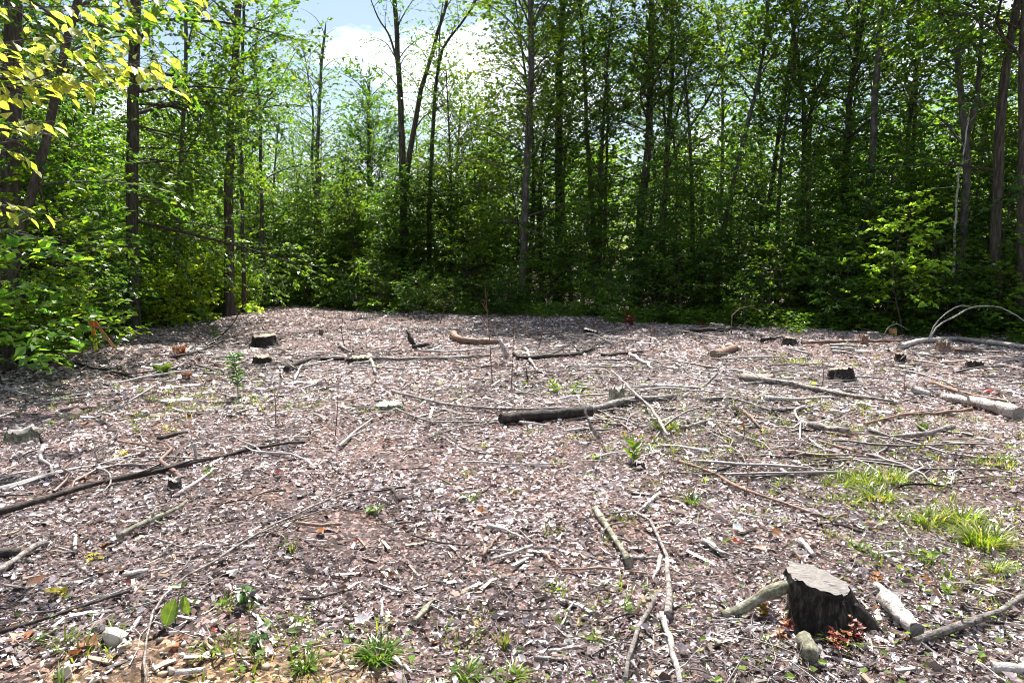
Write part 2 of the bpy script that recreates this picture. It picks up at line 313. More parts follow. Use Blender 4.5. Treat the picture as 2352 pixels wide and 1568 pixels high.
# edge of the clearing: world y of the tree line as a function of x
_e = np.array([G(px, py) for px, py in [(-250, 880), (0, 822), (150, 795), (300, 762), (450, 738), (600, 706), (760, 708), (930, 716), (1200, 724), (1400, 737), (1600, 747), (1800, 757), (2000, 766), (2200, 774), (2352, 783), (2600, 800)]])
_ang = np.arctan2(_e[:, 0], _e[:, 1]); _dist = np.hypot(_e[:, 0], _e[:, 1])
def edge_dist(x, y):
    return np.interp(np.arctan2(x, np.maximum(y, .1)), _ang, _dist)
def inside(x, y):           # metres inside the clearing (+) or into the wood (-)
    return edge_dist(x, y) - np.hypot(x, y)
def sand(x, y):             # bare sandy earth at the near left
    return np.hypot((x + 1.25) * .75, (y - 2.2) * 1.15)
def vnoise(x, y, f, seed):
    r = np.random.default_rng(seed); s = np.zeros_like(x)
    for k in range(5):
        a = r.uniform(0, 6.28); p = r.uniform(0, 6.28, 2); g = f * r.uniform(.6, 1.6)
        s = s + np.sin(g * (x * math.cos(a) + y * math.sin(a)) + p[0]) * np.cos(g * (-x * math.sin(a) + y * math.cos(a)) + p[1])
    return s / 2.2
def scatter(n, y0, y1, pw, r, side=1.0):
    """n points, denser near the camera: y ~ density falling with distance"""
    u = r.random(n); y = (y0 ** (1 - pw) + u * (y1 ** (1 - pw) - y0 ** (1 - pw))) ** (1 / (1 - pw)) if pw != 1 else y0 * (y1 / y0) ** u
    x = (r.random(n) * 2 - 1) * (1.0 + .82 * y) * side
    return x, y
def tilt(n, sig, r):
    v = np.stack([r.normal(0, sig, n), r.normal(0, sig, n), np.ones(n)], -1); return norm(v)
def heading(n, r, bias=0):
    a = r.uniform(0, 2 * np.pi, n); return np.stack([np.cos(a), np.sin(a) * (1 - bias), r.normal(0, .12, n)], -1)

PAL = np.array([[.42, .345, .36], [.56, .495, .52], [.22, .17, .17], [.32, .25, .245], [.75, .70, .73], [.095, .07, .065], [.16, .118, .105], [.25, .145, .09], [.34, .27, .19]])
PW = np.array([.20, .17, .13, .11, .15, .13, .07, .03, .01])
def litter_cols(n, r):
    c = PAL[r.choice(len(PAL), n, p=PW / PW.sum())] * r.uniform(.6, 1.25, (n, 1)); return np.clip(c, 0, .75)
def patchy(x, y, c):     # bleached and damp patches of litter
    p = vnoise(x, y, 1.5, 71) + .6 * vnoise(x, y, 4.5, 72); return np.clip(c * (1 + .38 * np.clip(p, -1.3, 1.3))[:, None], .02, .75)

# ---- leaf litter (nobody could count it)
r = np.random.default_rng(3); ac = Acc()
for nP, ya, yb, shp, l0, l1 in ((36000, 1.3, 4.4, CURL, .014, .054), (95000, 1.3, 4.6, RH, .006, .034), (125000, 4.2, 9.5, RH, .014, .066)):
  x, y = scatter(nP, ya, yb, 1.0, r)
  dens = np.clip(1.0 + .9 * vnoise(x, y, 2.6, 1) + .4 * vnoise(x, y, 7, 73), .05, 1) * np.clip((sand(x, y) - .45) / .7, .10, 1)
  k = (r.random(len(x)) < dens) & (inside(x, y) > -3); x, y = x[k], y[k]; n = len(x)
  L = l0 * .6 + (l1 - l0 * .6) * r.random(n) ** 1.7; L *= np.where(r.random(n) < .06, 1.6, 1)
  leaves(ac, np.stack([x, y, gz(x, y) + r.uniform(.0, .03, n)], -1), heading(n, r), tilt(n, .75, r), L, L * np.where(r.random(n) < .45, r.uniform(.10, .3, n), r.uniform(.3, .8, n)), patchy(x, y, litter_cols(n, r)), shp)
x, y = scatter(170000, 8.5, 32, .7, r)
dens = np.clip(.8 + .45 * vnoise(x, y, 1.1, 2), .2, 1)
k = (r.random(len(x)) < dens) & (inside(x, y) > -5); x, y = x[k], y[k]; n = len(x)
L = r.uniform(.04, .10, n) * (1 + .02 * (y - 8))
leaves(ac, np.stack([x, y, gz(x, y) + r.uniform(.0, .02, n)], -1), heading(n, r), tilt(n, .7, r), L, L * r.uniform(.25, .8, n), patchy(x, y, litter_cols(n, r)), RH)
tag(link('leaf_litter', ac.mesh('leaf_litter', M['litter'])), 'dry pinkish grey leaf litter covering the clearing', 'leaf litter', kind='stuff')

# ---- wood chips and splinters
def chips(ac, x, y, L, w, col, r, lift=.006, pitch=.16):
    n = len(x); a = r.uniform(0, np.pi, n); d = norm(np.stack([np.cos(a), np.sin(a), r.normal(0, pitch, n)], -1))
    s = norm(np.cross(d, tilt(n, .5, r))); u = np.cross(s, d)
    c = np.stack([x, y, gz(x, y) + lift + r.uniform(0, .012, n)], -1)
    b = np.array([[-1, -1, -1], [-1, 1, -1], [-1, 1, 1], [-1, -1, 1], [1, -1, -1], [1, 1, -1], [1, 1, 1], [1, -1, 1]])
    tp = r.uniform(.3, 1, n)
    sw = np.where(b[:, 0][None] > 0, tp[:, None], 1)
    v = c[:, None] + (b[None, :, 0:1] * (L / 2)[:, None, None]) * d[:, None] + (b[None, :, 1:2] * (w / 2)[:, None, None] * sw[..., None]) * s[:, None] + (b[None, :, 2:3] * (w / 4)[:, None, None] * sw[..., None]) * u[:, None]
    F = np.array([[0, 3, 2, 1], [4, 5, 6, 7], [0, 4, 7, 3], [1, 2, 6, 5], [3, 7, 6, 2], [0, 1, 5, 4]])
    ac.add(v.reshape(-1, 3), (F[None] + (np.arange(n) * 8)[:, None, None]).reshape(-1, 4), np.repeat(col, 8, 0), 0, smooth=False)
r = np.random.default_rng(5); ac = Acc()
x, y = scatter(13000, 1.3, 9, 1.2, r)
k = (r.random(len(x)) < np.clip(.6 + .6 * vnoise(x, y, 1.7, 4), .05, 1) * np.clip((sand(x, y) - .3) / .8, .12, 1)); x, y = x[k], y[k]; n = len(x)
L = r.gamma(2.0, .022, n) + .012; W = np.clip(L * r.uniform(.08, .35, n), .003, .022)
cc = np.array([[.62, .57, .54], [.5, .45, .42], [.72, .69, .67], [.38, .28, .2], [.2, .15, .12]])[r.choice(5, n, p=[.2, .22, .1, .2, .28])] * r.uniform(.5, 1.05, (n, 1))
chips(ac, x, y, L, W, cc, r)
x, y = scatter(17000, 7, 30, .8, r); k = (inside(x, y) > -1.5) & (r.random(len(x)) < np.clip(.65 + .5 * vnoise(x, y, .9, 6), .1, 1)); x, y = x[k], y[k]; n = len(x)
L = r.gamma(2.0, .05, n) + .03; W = np.clip(L * r.uniform(.06, .3, n), .008, .04)
cc = np.array([[.62, .57, .54], [.5, .45, .42], [.75, .72, .70], [.38, .28, .2], [.2, .15, .12]])[r.choice(5, n, p=[.2, .22, .1, .2, .28])] * r.uniform(.5, 1.05, (n, 1))
chips(ac, x, y, L, W, cc, r)
tag(link('wood_chips', ac.mesh('wood_chips', M['chip'])), 'pale wood chips and splinters strewn over the clearing', 'wood chips', kind='stuff')

# ---- fine twigs of the slash, too many to count
def twig_paths(x, y, L, r, k=6, lift=.012, arch=.05, wig=.10):
    n = len(x); a = r.uniform(0, 2 * np.pi, n)
    h = np.stack([np.cos(a), np.sin(a)], -1); p = np.stack([-h[:, 1], h[:, 0]], -1)
    s = np.linspace(-.5, .5, k)
    lat = np.cumsum(r.normal(0, wig, (n, k)), 1) * (L / k)[:, None] * 1.6 + (r.normal(0, .25, n) * L)[:, None] * (s ** 2)[None]
    xy = np.stack([x, y], -1)[:, None] + h[:, None] * (s[None] * L[:, None])[..., None] + p[:, None] * lat[..., None]
    z = gz(xy[..., 0], xy[..., 1]) + lift + (arch * r.random(n) * L)[:, None] * (1 - (2 * s[None]) ** 2) + np.maximum(r.normal(0, .05, n), 0)[:, None] * L[:, None] * (s[None] + .5)
    return np.concatenate([xy, z[..., None]], -1)
r = np.random.default_rng(9); ac = Acc()
TW = np.array([[.34, .30, .29], [.22, .185, .175], [.50, .465, .455], [.085, .065, .058], [.17, .105, .085]])
def many_twigs(n, y0, y1, pw, l0, l1, r0, r1, k=6, sides=4):
    x, y = scatter(n, y0, y1, pw, r); kk = (inside(x, y) > -.8) & (r.random(n) < np.clip(.30 + .85 * vnoise(x, y, .75, 8) + .12 * np.sign(x), .04, 1) * np.clip((sand(x, y) - .3) / .6, .2, 1)); x, y = x[kk], y[kk]; n = len(x)
    L = l0 + (l1 - l0) * r.random(n) ** 2.0; P = twig_paths(x, y, L, r, k, wig=.2)
    rr = r.uniform(r0, r1, n) * r.uniform(.6, 1, n); rad = rr[:, None] * np.linspace(1, .35, k)[None] * r.uniform(.75, 1.25, (n, k))
    cc = TW[r.choice(5, n, p=[.24, .27, .08, .25, .16])] * r.uniform(.6, 1.2, (n, 1))
    tubes(ac, P, rad, sides, cc, cap=False)
    f = np.nonzero(r.random(n) < .55)[0]; i = r.integers(1, k - 2, len(f)); d = norm(P[f, i + 1] - P[f, i]); a = r.choice([-1, 1], len(f)) * r.uniform(.4, 1.1, len(f)); ca, sa = np.cos(a), np.sin(a)
    h = np.stack([d[:, 0] * ca - d[:, 1] * sa, d[:, 0] * sa + d[:, 1] * ca, r.uniform(-.05, .3, len(f))], -1); ll = L[f] * r.uniform(.12, .4, len(f)); q = np.linspace(0, 1, 4)
    FP = P[f, i][:, None] + h[:, None] * (ll[:, None] * q[None])[..., None] + np.cumsum(r.normal(0, .05, (len(f), 4, 3)), 1) * (ll[:, None, None] * (q > 0)[None, :, None]); FP[..., 2] = np.maximum(FP[..., 2], gz(FP[..., 0], FP[..., 1]) + .008)
    tubes(ac, FP, (rr[f] * .6)[:, None] * np.linspace(1, .4, 4)[None], 3, cc[f])
many_twigs(5200, 1.4, 8, 1.0, .05, .55, .0012, .0045)
many_twigs(8200, 6, 28, .6, .15, 1.1, .003, .010)
many_twigs(1500, 5, 27, .6, .3, 1.5, .008, .024, 7, 5)
tag(link('twigs', ac.mesh('twigs', M['chip'])), 'tangle of thin grey twigs left over the clearing', 'twigs', kind='stuff')

# ---- gravel in the sandy patch
def ico():
    t = (1 + 5 ** .5) / 2
    v = norm(np.array([[-1, t, 0], [1, t, 0], [-1, -t, 0], [1, -t, 0], [0, -1, t], [0, 1, t], [0, -1, -t], [0, 1, -t], [t, 0, -1], [t, 0, 1], [-t, 0, -1], [-t, 0, 1]], float))
    f = np.array([[0, 11, 5], [0, 5, 1], [0, 1, 7], [0, 7, 10], [0, 10, 11], [1, 5, 9], [5, 11, 4], [11, 10, 2], [10, 7, 6], [7, 1, 8], [3, 9, 4], [3, 4, 2], [3, 2, 6], [3, 6, 8], [3, 8, 9], [4, 9, 5], [2, 4, 11], [6, 2, 10], [8, 6, 7], [9, 8, 1]])
    return v, f
IV, IF = ico()
r = np.random.default_rng(13); ac = Acc()
n = 5200; x = r.uniform(-3.2, 1.2, n); y = r.uniform(1.35, 4.2, n); k = r.random(n) < np.clip(1.25 - sand(x, y), 0.02, 1); x, y = x[k], y[k]; n = len(x)
sz = np.clip(r.gamma(2.0, .003, n) + .003, .003, .02)
v = np.stack([x, y, gz(x, y) + sz * .3], -1)[:, None] + IV[None] * (sz[:, None, None] * r.uniform(.6, 1.2, (n, 12, 1))) * np.stack([r.uniform(.8, 1.4, n), r.uniform(.8, 1.3, n), r.uniform(.5, .9, n)], -1)[:, None]
gc = np.array([[.42, .34, .24], [.5, .44, .36], [.3, .22, .14], [.55, .52, .48], [.2, .17, .14]])[r.choice(5, n)]
ac.add(v.reshape(-1, 3), (IF[None] + (np.arange(n) * 12)[:, None, None]).reshape(-1, 3), np.repeat(gc, 12, 0), 0, smooth=True)
tag(link('gravel', ac.mesh('gravel', M['gravel'])), 'small tan pebbles in the sandy earth near the camera', 'gravel', kind='stuff')

# ---- low green weeds, moss and sprouting grass spread thinly over the clearing
def blades(ac, cx, cy, n, spread, hmin, hmax, col, r, w=.005, lean=.5, zb=0.0):
    a = r.uniform(0, 2 * np.pi, n); rr = spread * np.sqrt(r.random(n)); x = cx + rr * np.cos(a); y = cy + rr * np.sin(a)
    h = r.uniform(hmin, hmax, n); az = a + r.normal(0, .7, n); ln = lean * r.uniform(.3, 1.3, n)
    d = np.stack([np.cos(az), np.sin(az), np.zeros(n)], -1); s = np.stack([-np.sin(az), np.cos(az), np.zeros(n)], -1)
    t = np.array([0, .4, .75, 1.0]); base = np.stack([x, y, gz(x, y) + zb], -1)
    c = base[:, None] + d[:, None] * (h[:, None] * ln[:, None] * t[None] ** 1.8)[..., None] + UP * (h[:, None] * (t[None] - .35 * ln[:, None] * t[None] ** 2.5))[..., None]
    ww = np.array([1, .9, .6, .05])[None] * w * r.uniform(.7, 1.3, n)[:, None]
    v = np.stack([c - s[:, None] * ww[..., None], c + s[:, None] * ww[..., None]], 2).reshape(n, 8, 3)
    F = np.array([[0, 1, 3, 2], [2, 3, 5, 4], [4, 5, 7, 6]])
    cc = np.where(r.random((n, 1)) < .16, np.array([[.34, .28, .14]]), np.asarray(col)[None]) * r.uniform(.6, 1.3, (n, 1))
    ac.add(v.reshape(-1, 3), (F[None] + (np.arange(n) * 8)[:, None, None]).reshape(-1, 4), np.repeat(cc, 8, 0), 0, smooth=True)
r = np.random.default_rng(17); ac = Acc()
spots = [(1990, 1120, 2.0, 130), (2080, 1160, 1.6, 70), (2230, 1200, 1.4, 70), (1850, 835, 1.8, 110), (2230, 850, 1.5, 50), (2300, 1060, 1.2, 70), (1300, 890, 1.2, 90), (1560, 950, 1.2, 60), (1400, 1050, 1.4, 90), (1530, 1010, .8, 40),
         (560, 920, 1.6, 150), (430, 935, 1.0, 70), (300, 900, 1.6, 110), (2120, 1290, .7, 50), (2200, 1340, .6, 40), (2120, 985, .8, 40), (1980, 960, 1.2, 50), (1800, 1000, 1.0, 50), (1640, 960, .8, 40), (950, 880, 1.6, 40), (1900, 1060, 1.0, 40), (2300, 950, 1.5, 60), (120, 1460, .35, 20), (590, 1470, .35, 40), (1450, 1395, .35, 26), (700, 1520, .3, 16), (900, 1490, .3, 20), (1060, 1540, .3, 16)]
for px, py, sp, nn in spots:
    c = G(px, py); nn = int(nn * 1.5)
    a = r.normal(0, sp * .5, nn) * 1.2; b = r.normal(0, sp * .55, nn)
    for dx, dy in zip(a[::6], b[::6]):
        blades(ac, c[0] + dx, c[1] + dy, 12, .05, .03, .11, (.13, .18, .03), r, w=.0035, lean=1.0)
    x, y = c[0] + a, c[1] + b; L = r.uniform(.015, .045, nn)
    leaves(ac, np.stack([x, y, gz(x, y) + r.uniform(.01, .05, nn)], -1), heading(nn, r), tilt(nn, .45, r), L, L * .7, np.array([.10, .18, .03]) * r.uniform(.6, 1.4, (nn, 1)), RH)
x, y = scatter(5200, 1.5, 24, .9, r); k = (inside(x, y) > .3) & (vnoise(x, y, .7, 21) + .25 * (x / (1 + .7 * y)) > .35); x, y = x[k], y[k]; nn = len(x); L = r.uniform(.015, .05, nn)
leaves(ac, np.stack([x, y, gz(x, y) + r.uniform(.01, .05, nn)], -1), heading(nn, r), tilt(nn, .5, r), L, L * .7, np.array([.12, .19, .03]) * r.uniform(.5, 1.4, (nn, 1)), RH)
tag(link('ground_cover', ac.mesh('ground_cover', M['grass'])), 'thin green weeds and sprouts coming up through the litter', 'weeds', kind='stuff')
# ------------------------------------------------------------------ trees
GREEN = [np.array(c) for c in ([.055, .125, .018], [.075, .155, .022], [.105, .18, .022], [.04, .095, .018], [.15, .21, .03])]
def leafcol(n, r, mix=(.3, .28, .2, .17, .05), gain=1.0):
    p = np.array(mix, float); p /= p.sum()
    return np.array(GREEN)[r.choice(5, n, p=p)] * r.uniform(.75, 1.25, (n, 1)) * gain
def grow(path, rad, z0, z1, nb, L0, L1, e0, e1, r, sub=.15, lsp=.032, leaf=(.115, .075), keep=1.0, droop=18, azc=None, minsub=.75, limb=.30, flat=.75, roll=1.0, tone3=(1, 1, 1), clump=0.0, mix=(.3, .28, .2, .17, .05), gain=1.0, limbs=None, lv=None, shape=RH):
    """limbs, twigs and leaf sprays along a stem; returns (limb Acc, leaf Acc)"""
    la = limbs or Acc(); va = lv or Acc()
    nb = int(nb * (.95 if roll > .9 else 1.3))
    if roll > .9: L0, L1 = L0 * 1.3, L1 * 1.3
    h = z0 + (z1 - z0) * (np.arange(nb) + r.random(nb)) / nb
    o = np.argsort(path[:, 2]); zs = path[o, 2]
    st = np.stack([np.interp(h, zs, path[o, 0]), np.interp(h, zs, path[o, 1]), h], -1); tr = np.interp(h, zs, rad[o])
    f = (h - z0) / max(z1 - z0, 1e-6)
    L = (L0 + (L1 - L0) * f) * r.uniform(.45, 1.3, nb); el = np.radians(e0 + (e1 - e0) * f + r.normal(0, 8, nb))
    az = np.arange(nb) * 2.39996 + r.uniform(-.5, .5, nb) + r.uniform(0, 6.28)
    if azc is not None: az = azc[0] + r.uniform(-azc[1], azc[1], nb)
    K = 7; s = np.linspace(0, 1, K)
    els = el[:, None] * (1 - .75 * s[None]) - np.radians(droop) * s[None] ** 1.5
    azs = az[:, None] + np.cumsum(r.normal(0, .13, (nb, K)), 1)
    stp = np.stack([np.cos(els) * np.sin(azs), np.cos(els) * np.cos(azs), np.sin(els)], -1) * (L / (K - 1))[:, None, None]
    P = st[:, None] + np.concatenate([np.zeros((nb, 1, 3)), np.cumsum(stp[:, :-1], 1)], 1)
    r0 = np.minimum(tr * limb * 1.6, .010 * L + .004)
    tubes(la, P, r0[:, None] * (1 - .85 * s[None]) + .0015, 5)
    ns = np.maximum((L / sub).astype(int), 2); bi = np.repeat(np.arange(nb), ns); S = len(bi)
    idx = np.arange(S) - np.repeat(np.cumsum(ns) - ns, ns)
    u = np.clip(.12 + .88 * (idx + r.random(S) * .7) / np.repeat(ns, ns), 0, 1); side = np.where(idx % 2 == 0, 1, -1)
    ff = u * (K - 1); i0 = np.minimum(ff.astype(int), K - 2); w = (ff - i0)[:, None]
    p = P[bi, i0] * (1 - w) + P[bi, i0 + 1] * w; tg = norm(P[bi, i0 + 1] - P[bi, i0])
    perp = norm(np.cross(tg, UP)) * side[:, None]; ph_ = r.uniform(-1.57, 1.57, S) * roll; perp = perp * np.cos(ph_)[:, None] + np.cross(tg, perp) * np.sin(ph_)[:, None]; a = np.radians(r.uniform(30, 68, S))
    d = norm(tg * np.cos(a)[:, None] + perp * np.sin(a)[:, None] + UP * r.normal(.04, .30, S)[:, None])
    sl = L[bi] * (.48 * (1 - u) + .16) * r.uniform(.55, 1.25, S)
    q = np.linspace(0, 1, 4)
    SP = p[:, None] + (d[:, None] + tg[:, None] * (.25 * q[None, :, None])) * (sl[:, None] * q[None])[..., None] - UP * (.12 * sl[:, None] * q[None] ** 2)[..., None]
    big = sl > minsub
    if big.any(): tubes(la, SP[big], (.0025 + .0035 * sl[big])[:, None] * (1 - .75 * q[None]), 3)
    nl = np.maximum((sl / lsp * keep).astype(int), 1); nl = np.where(r.random(S) < .12 * (2 - keep), 0, nl); si = np.repeat(np.arange(S), nl); n = len(si)
    t = 1.1 - 1.0 * r.random(n) ** 1.3; pos = SP[si, 0] + (SP[si, 3] - SP[si, 0]) * t[:, None] + r.normal(0, .018, (n, 3))
    if clump:
        o_ = r.uniform(0, 50); hm = vnoise(pos[:, 0] + o_, pos[:, 2] * 1.3, 1.25, 81) + .7 * vnoise(pos[:, 1] + o_, pos[:, 2] * 1.3 + 3, 1.5, 82); kp = hm > -1.0 + clump; pos = pos[kp]; si = si[kp]; n = len(si)
    sgn = np.where(r.random(n) < .5, 1, -1); dd = d[si]; pp = norm(np.cross(dd, UP)) * sgn[:, None]; b = np.radians(r.uniform(15, 75, n))
    ld = dd * np.cos(b)[:, None] + pp * np.sin(b)[:, None] - UP * r.uniform(-.1, .45, n)[:, None]
    ll = leaf[0] * r.uniform(.65, 1.25, n)
    tone = r.uniform(.75, 1.3, nb)[bi][si]
    leaves(va, pos, ld, tilt(n, flat, r), ll, ll * leaf[1] / leaf[0], leafcol(n, r, mix, gain) * tone[:, None] * np.array(tone3), shape)
    return la, va
TREES = []; STAT = [0]
SPECIES = [dict(tone3=(1.25, 1.08, .8), leaf=(.13, .09), clump=.40), dict(tone3=(.75, .9, 1.25), leaf=(.10, .06), clump=.35), dict(tone3=(1, 1, 1), leaf=(.12, .08), clump=.40), dict(tone3=(.85, .8, .8), leaf=(.11, .08), clump=.35), dict(tone3=(1.45, 1.15, .8), leaf=(.11, .07), clump=.45)]
def trunk_acc(path, rad, r, sides=12, flare=.5):
    ac = Acc(); k = len(path); a = np.arange(sides) / sides * 2 * np.pi
    hgt = path[:, 2] - path[0, 2]; lob = 1 + flare * np.exp(-np.maximum(hgt, 0) / .35)[:, None] * (.6 + .5 * np.sin(a * 3 + r.uniform(0, 6)) [None]) + .05 * r.standard_normal((k, sides))
    v = path[:, None] + (rad[:, None] * lob)[..., None] * np.stack([np.cos(a), np.sin(a), 0 * a], -1)[None]
    i = np.arange(k - 1)[:, None] * sides; j = np.arange(sides)[None]; j2 = (j + 1) % sides
    ac.add(v.reshape(-1, 3), np.stack([i + j, i + j2, i + sides + j2, i + sides + j], -1).reshape(-1, 4)); return ac
def tree(name, label, ref, pts, Y, w, H, crown, seed, bark='bark', forks=(), group=None, wtop=.35, base_drop=True, leafm='leaf', cat='tree', extra=()):
    r = np.random.default_rng(seed)
    W = [A(px, py, Y) for px, py in pts]
    g = float(gz(W[0][0], Y)); b = W[0].copy()
    if base_drop and b[2] > g + .1: W.insert(0, np.array([b[0] + (b[0] - W[1][0]) * .15, Y, g - .05]))
    else: W[0][2] = g - .05
    top = W[-1]; dr = top - W[-2]; dr = dr / max(np.linalg.norm(dr), 1e-6); dr[2] = max(dr[2], .8)
    while W[-1][2] < H - .2:
        stp = min(2.0, H - W[-1][2]); dr = norm(dr + np.array([r.normal(0, .05), r.normal(0, .06), .12])); W.append(W[-1] + dr * stp / max(dr[2], .3))
    path = smooth_path(np.array(W), 22); path[1:, 1] += np.cumsum(r.normal(0, .02, 21)); path[2:, 0] += r.normal(0, .012, 20)
    f = np.linspace(0, 1, len(path)); R0 = wpx(w, A(pts[0][0], pts[0][1], Y)) / 2
    rad = R0 * (1 - (1 - wtop) * f ** 1.1); rad[-1] *= .3
    base = path[0].copy()
    e = empty(name, base, label, cat, group)
    ac = trunk_acc(path, rad, r, 14 if w > 10 else 10, .45 if w > 8 else .1)
    link('trunk', ac.mesh('trunk', M[bark], base), e); STAT[0] += ac.tri
    la, va = Acc(), Acc()
    sp = SPECIES[seed % len(SPECIES)]
    for fk in forks:
        FP = np.array([A(px, py, Y) for px, py in fk['pts']]); d = FP[-1] - FP[-2]; d = norm(d)
        for _ in range(fk.get('ext', 2)): FP = np.vstack([FP, FP[-1] + d * 1.1 + np.array([r.normal(0, .1), r.normal(0, .15), .25])])
        fp = smooth_path(FP, 14); fp[1:, 1] += np.cumsum(r.normal(fk.get('dy', 0), .03, 13)); fr = wpx(fk['w'], FP[0]) / 2 * (1 - .75 * np.linspace(0, 1, 14))
        fa = Acc(); tubes(fa, fp[None], fr[None], 8); link('fork', fa.mesh('fork', M[bark], base), e)
        if fk.get('crown'):
            la = Acc(); grow(fp, fr, r=r, limbs=la, lv=va, **{**sp, **fk['crown']}); link('limbs', la.mesh('limbs', M[bark], base), e); STAT[0] += la.tri
    for cr in (crown if isinstance(crown, (list, tuple)) else [crown]):
        if cr:
            la = Acc(); grow(path, rad, r=r, limbs=la, lv=va, **{**sp, **cr}); link('limbs', la.mesh('limbs', M[bark], base), e)
    if va.n: link('crown', va.mesh('crown', M[leafm], base), e)
    STAT[0] += la.tri + va.tri
    TREES.append((ref, base)); return e
def CR(z0, z1, nb=26, L0=2.3, L1=1.4, e0=15, e1=55, **k):
    if z1 - z0 > 4: e0, e1, L1 = e0 + 14, e1 + 6, L1 * 1.2
    d = dict(z0=z0, z1=z1, nb=nb, L0=L0, L1=L1, e0=e0, e1=e1); d.update(k); return d
GW = 'tall trees along the edge of the wood'
# ---- the wood on the near side at the picture's left
tree('beech_tree', 'thick dark trunk at the far left edge behind the yellow-green leaves', 'the far left thick trunk', [(18, 760), (26, 400), (32, 100), (36, 0)], 11.5, 46, 13, [CR(3.2, 12, 16, 2.6, 1.8), CR(2.8, 5, 7, 1.8, 1.6, e0=5, e1=10)], 101, group=GW)
tree('beech_tree', 'leaning grey trunk crossing in front of the thick far left trunk', 'the far left leaning trunk', [(18, 830), (36, 600), (62, 450), (88, 370), (128, 210), (160, 60)], 10.2, 24, 10, [CR(3.5, 9.5, 18, 2.2, 1.4), CR(2.7, 3.8, 4, 1.6, 1.6, e0=5, e1=10)], 102, group=GW)
tree('maple_tree', 'straight dark brown trunk standing at the clearing edge behind the survey stakes', 'the straight left trunk', [(305, 757), (306, 500), (308, 250), (312, 0)], 17, 28, 16, [CR(6.0, 10, 12, 3.0, 2.4, e0=5), CR(10, 15, 7, 2.2, 1.6), CR(2.6, 6.4, 14, 2.6, 2.6, e0=5, e1=8, azc=(1.0, .9))], 103, group=GW, wtop=.55)
tree('maple_tree', 'thin dark trunk between the far left trunk and the straight brown one', 'the thin upper-left trunk', [(122, 690), (118, 400), (115, 100), (113, 0)], 19, 14, 14, CR(4, 10, 14, 2.6, 1.6), 104, group=GW)
tree('maple_tree', 'pale grey slim trunk half hidden in leaves, right of the straight brown trunk', 'the pale half-hidden trunk', [(400, 690), (405, 500), (413, 380), (422, 230), (428, 100)], 21, 12, 14, [CR(4.5, 8, 10, 2.6, 2.0), CR(2, 5, 8, 2, 2, 5, 8)], 105, bark='bark_grey', group=GW)
tree('maple_tree', 'stout dark trunk, left one of a close pair at the corner of the wood', 'the stout paired trunk', [(526, 670), (526, 480), (531, 300), (540, 160), (548, 20)], 22.5, 23, 15, [CR(5.4, 9, 13, 2.4, 2.0), CR(10.5, 14, 4, 1.8, 1.4), CR(2.4, 5.6, 8, 2.2, 2.2, 5, 8)], 106, group=GW)
tree('maple_tree', 'slim dark trunk, the other one of the close pair at the corner of the wood', 'the slim paired trunk', [(560, 680), (556, 480), (553, 300), (557, 150), (560, 30)], 23.5, 10, 14, CR(6.5, 11, 14, 1.8, 1.2), 107, group=GW)
tree('maple_tree', 'lone slender bare trunk with one small fork at the left end of the sky gap', 'the lone slender trunk', [(604, 692), (602, 560), (598, 420), (594, 260), (586, 150)], 28, 11, 11.0, CR(4.5, 10.6, 20, 1.8, 1.0, 20, 55, keep=.8), 108, group=GW, forks=[dict(pts=[(596, 270), (615, 225), (640, 190)], w=5, ext=1, crown=CR(7.5, 10, 6, .8, .6, keep=.5))])
# ---- the gap with low trees and sky
tree('birch_tree', 'pale double-stemmed tree with bare twigs on top in the sky gap', 'the pale double-stemmed tree', [(728, 640), (727, 480), (730, 330), (737, 190), (741, 120)], 33, 13, 12.5, [CR(3.4, 10.5, 30, 1.9, .8, 25, 62, keep=.7, sub=.18, tone3=(.85, .95, 1.2)), CR(9.5, 12.3, 7, 1.6, 1.0, 55, 75, keep=.06, sub=.5)], 109, bark='bark_grey', group=GW, forks=[dict(pts=[(726, 470), (716, 380), (718, 260), (708, 180)], w=8, ext=1, crown=CR(5, 11, 22, 1.6, .9, 25, 60, keep=.8))])
tree('willow_tree', 'soft rounded grey-green tree between the pale stems and the twin trunk', 'the rounded grey-green tree', [(850, 650), (848, 450), (846, 300), (848, 200)], 35, 12, 10.4, CR(2.0, 10.2, 70, 2.4, 1.0, 25, 60, clump=.4, tone3=(.8, .95, 1.2)), 110, group=GW)
tree('maple_tree', 'tall tree splitting low into two long bare trunks against the sky', 'the split twin trunk', [(926, 700), (926, 560), (925, 430), (922, 300), (917, 190), (912, 90), (906, 0)], 28, 19, 13.5, [CR(8.0, 13, 16, 1.7, 1.1, 40, 65, keep=.5, sub=.2), CR(2, 4.5, 6, 1.5, 1.5, 10, 20)], 111, group=GW, wtop=.4,
     forks=[dict(pts=[(930, 440), (938, 370), (950, 300), (968, 200), (988, 140), (1008, 60), (1028, 0)], w=14, ext=2, crown=CR(7.5, 13, 14, 1.4, 1.0, 35, 65, keep=.5, sub=.2)), dict(pts=[(914, 150), (893, 80), (868, 40)], w=6, ext=1, crown=CR(9.5, 13, 6, 1.3, .9, 40, 60, keep=.4)), dict(pts=[(952, 300), (975, 268), (1015, 245), (1035, 238)], w=4, ext=0)])
tree('maple_tree', 'slim tall trunk just right of the split twin trunk', 'the slim gap trunk', [(984, 690), (986, 520), (990, 400), (996, 270), (1003, 180), (1020, 105), (1050, 70)], 28.5, 13, 12.5, [CR(6.5, 12, 16, 1.5, 1.0, 30, 60, keep=.55)], 112, group=GW, forks=[dict(pts=[(1002, 200), (1008, 130), (1010, 60)], w=6, ext=1, crown=CR(8.5, 12, 8, 1.2, .9, 35, 60, keep=.5))])
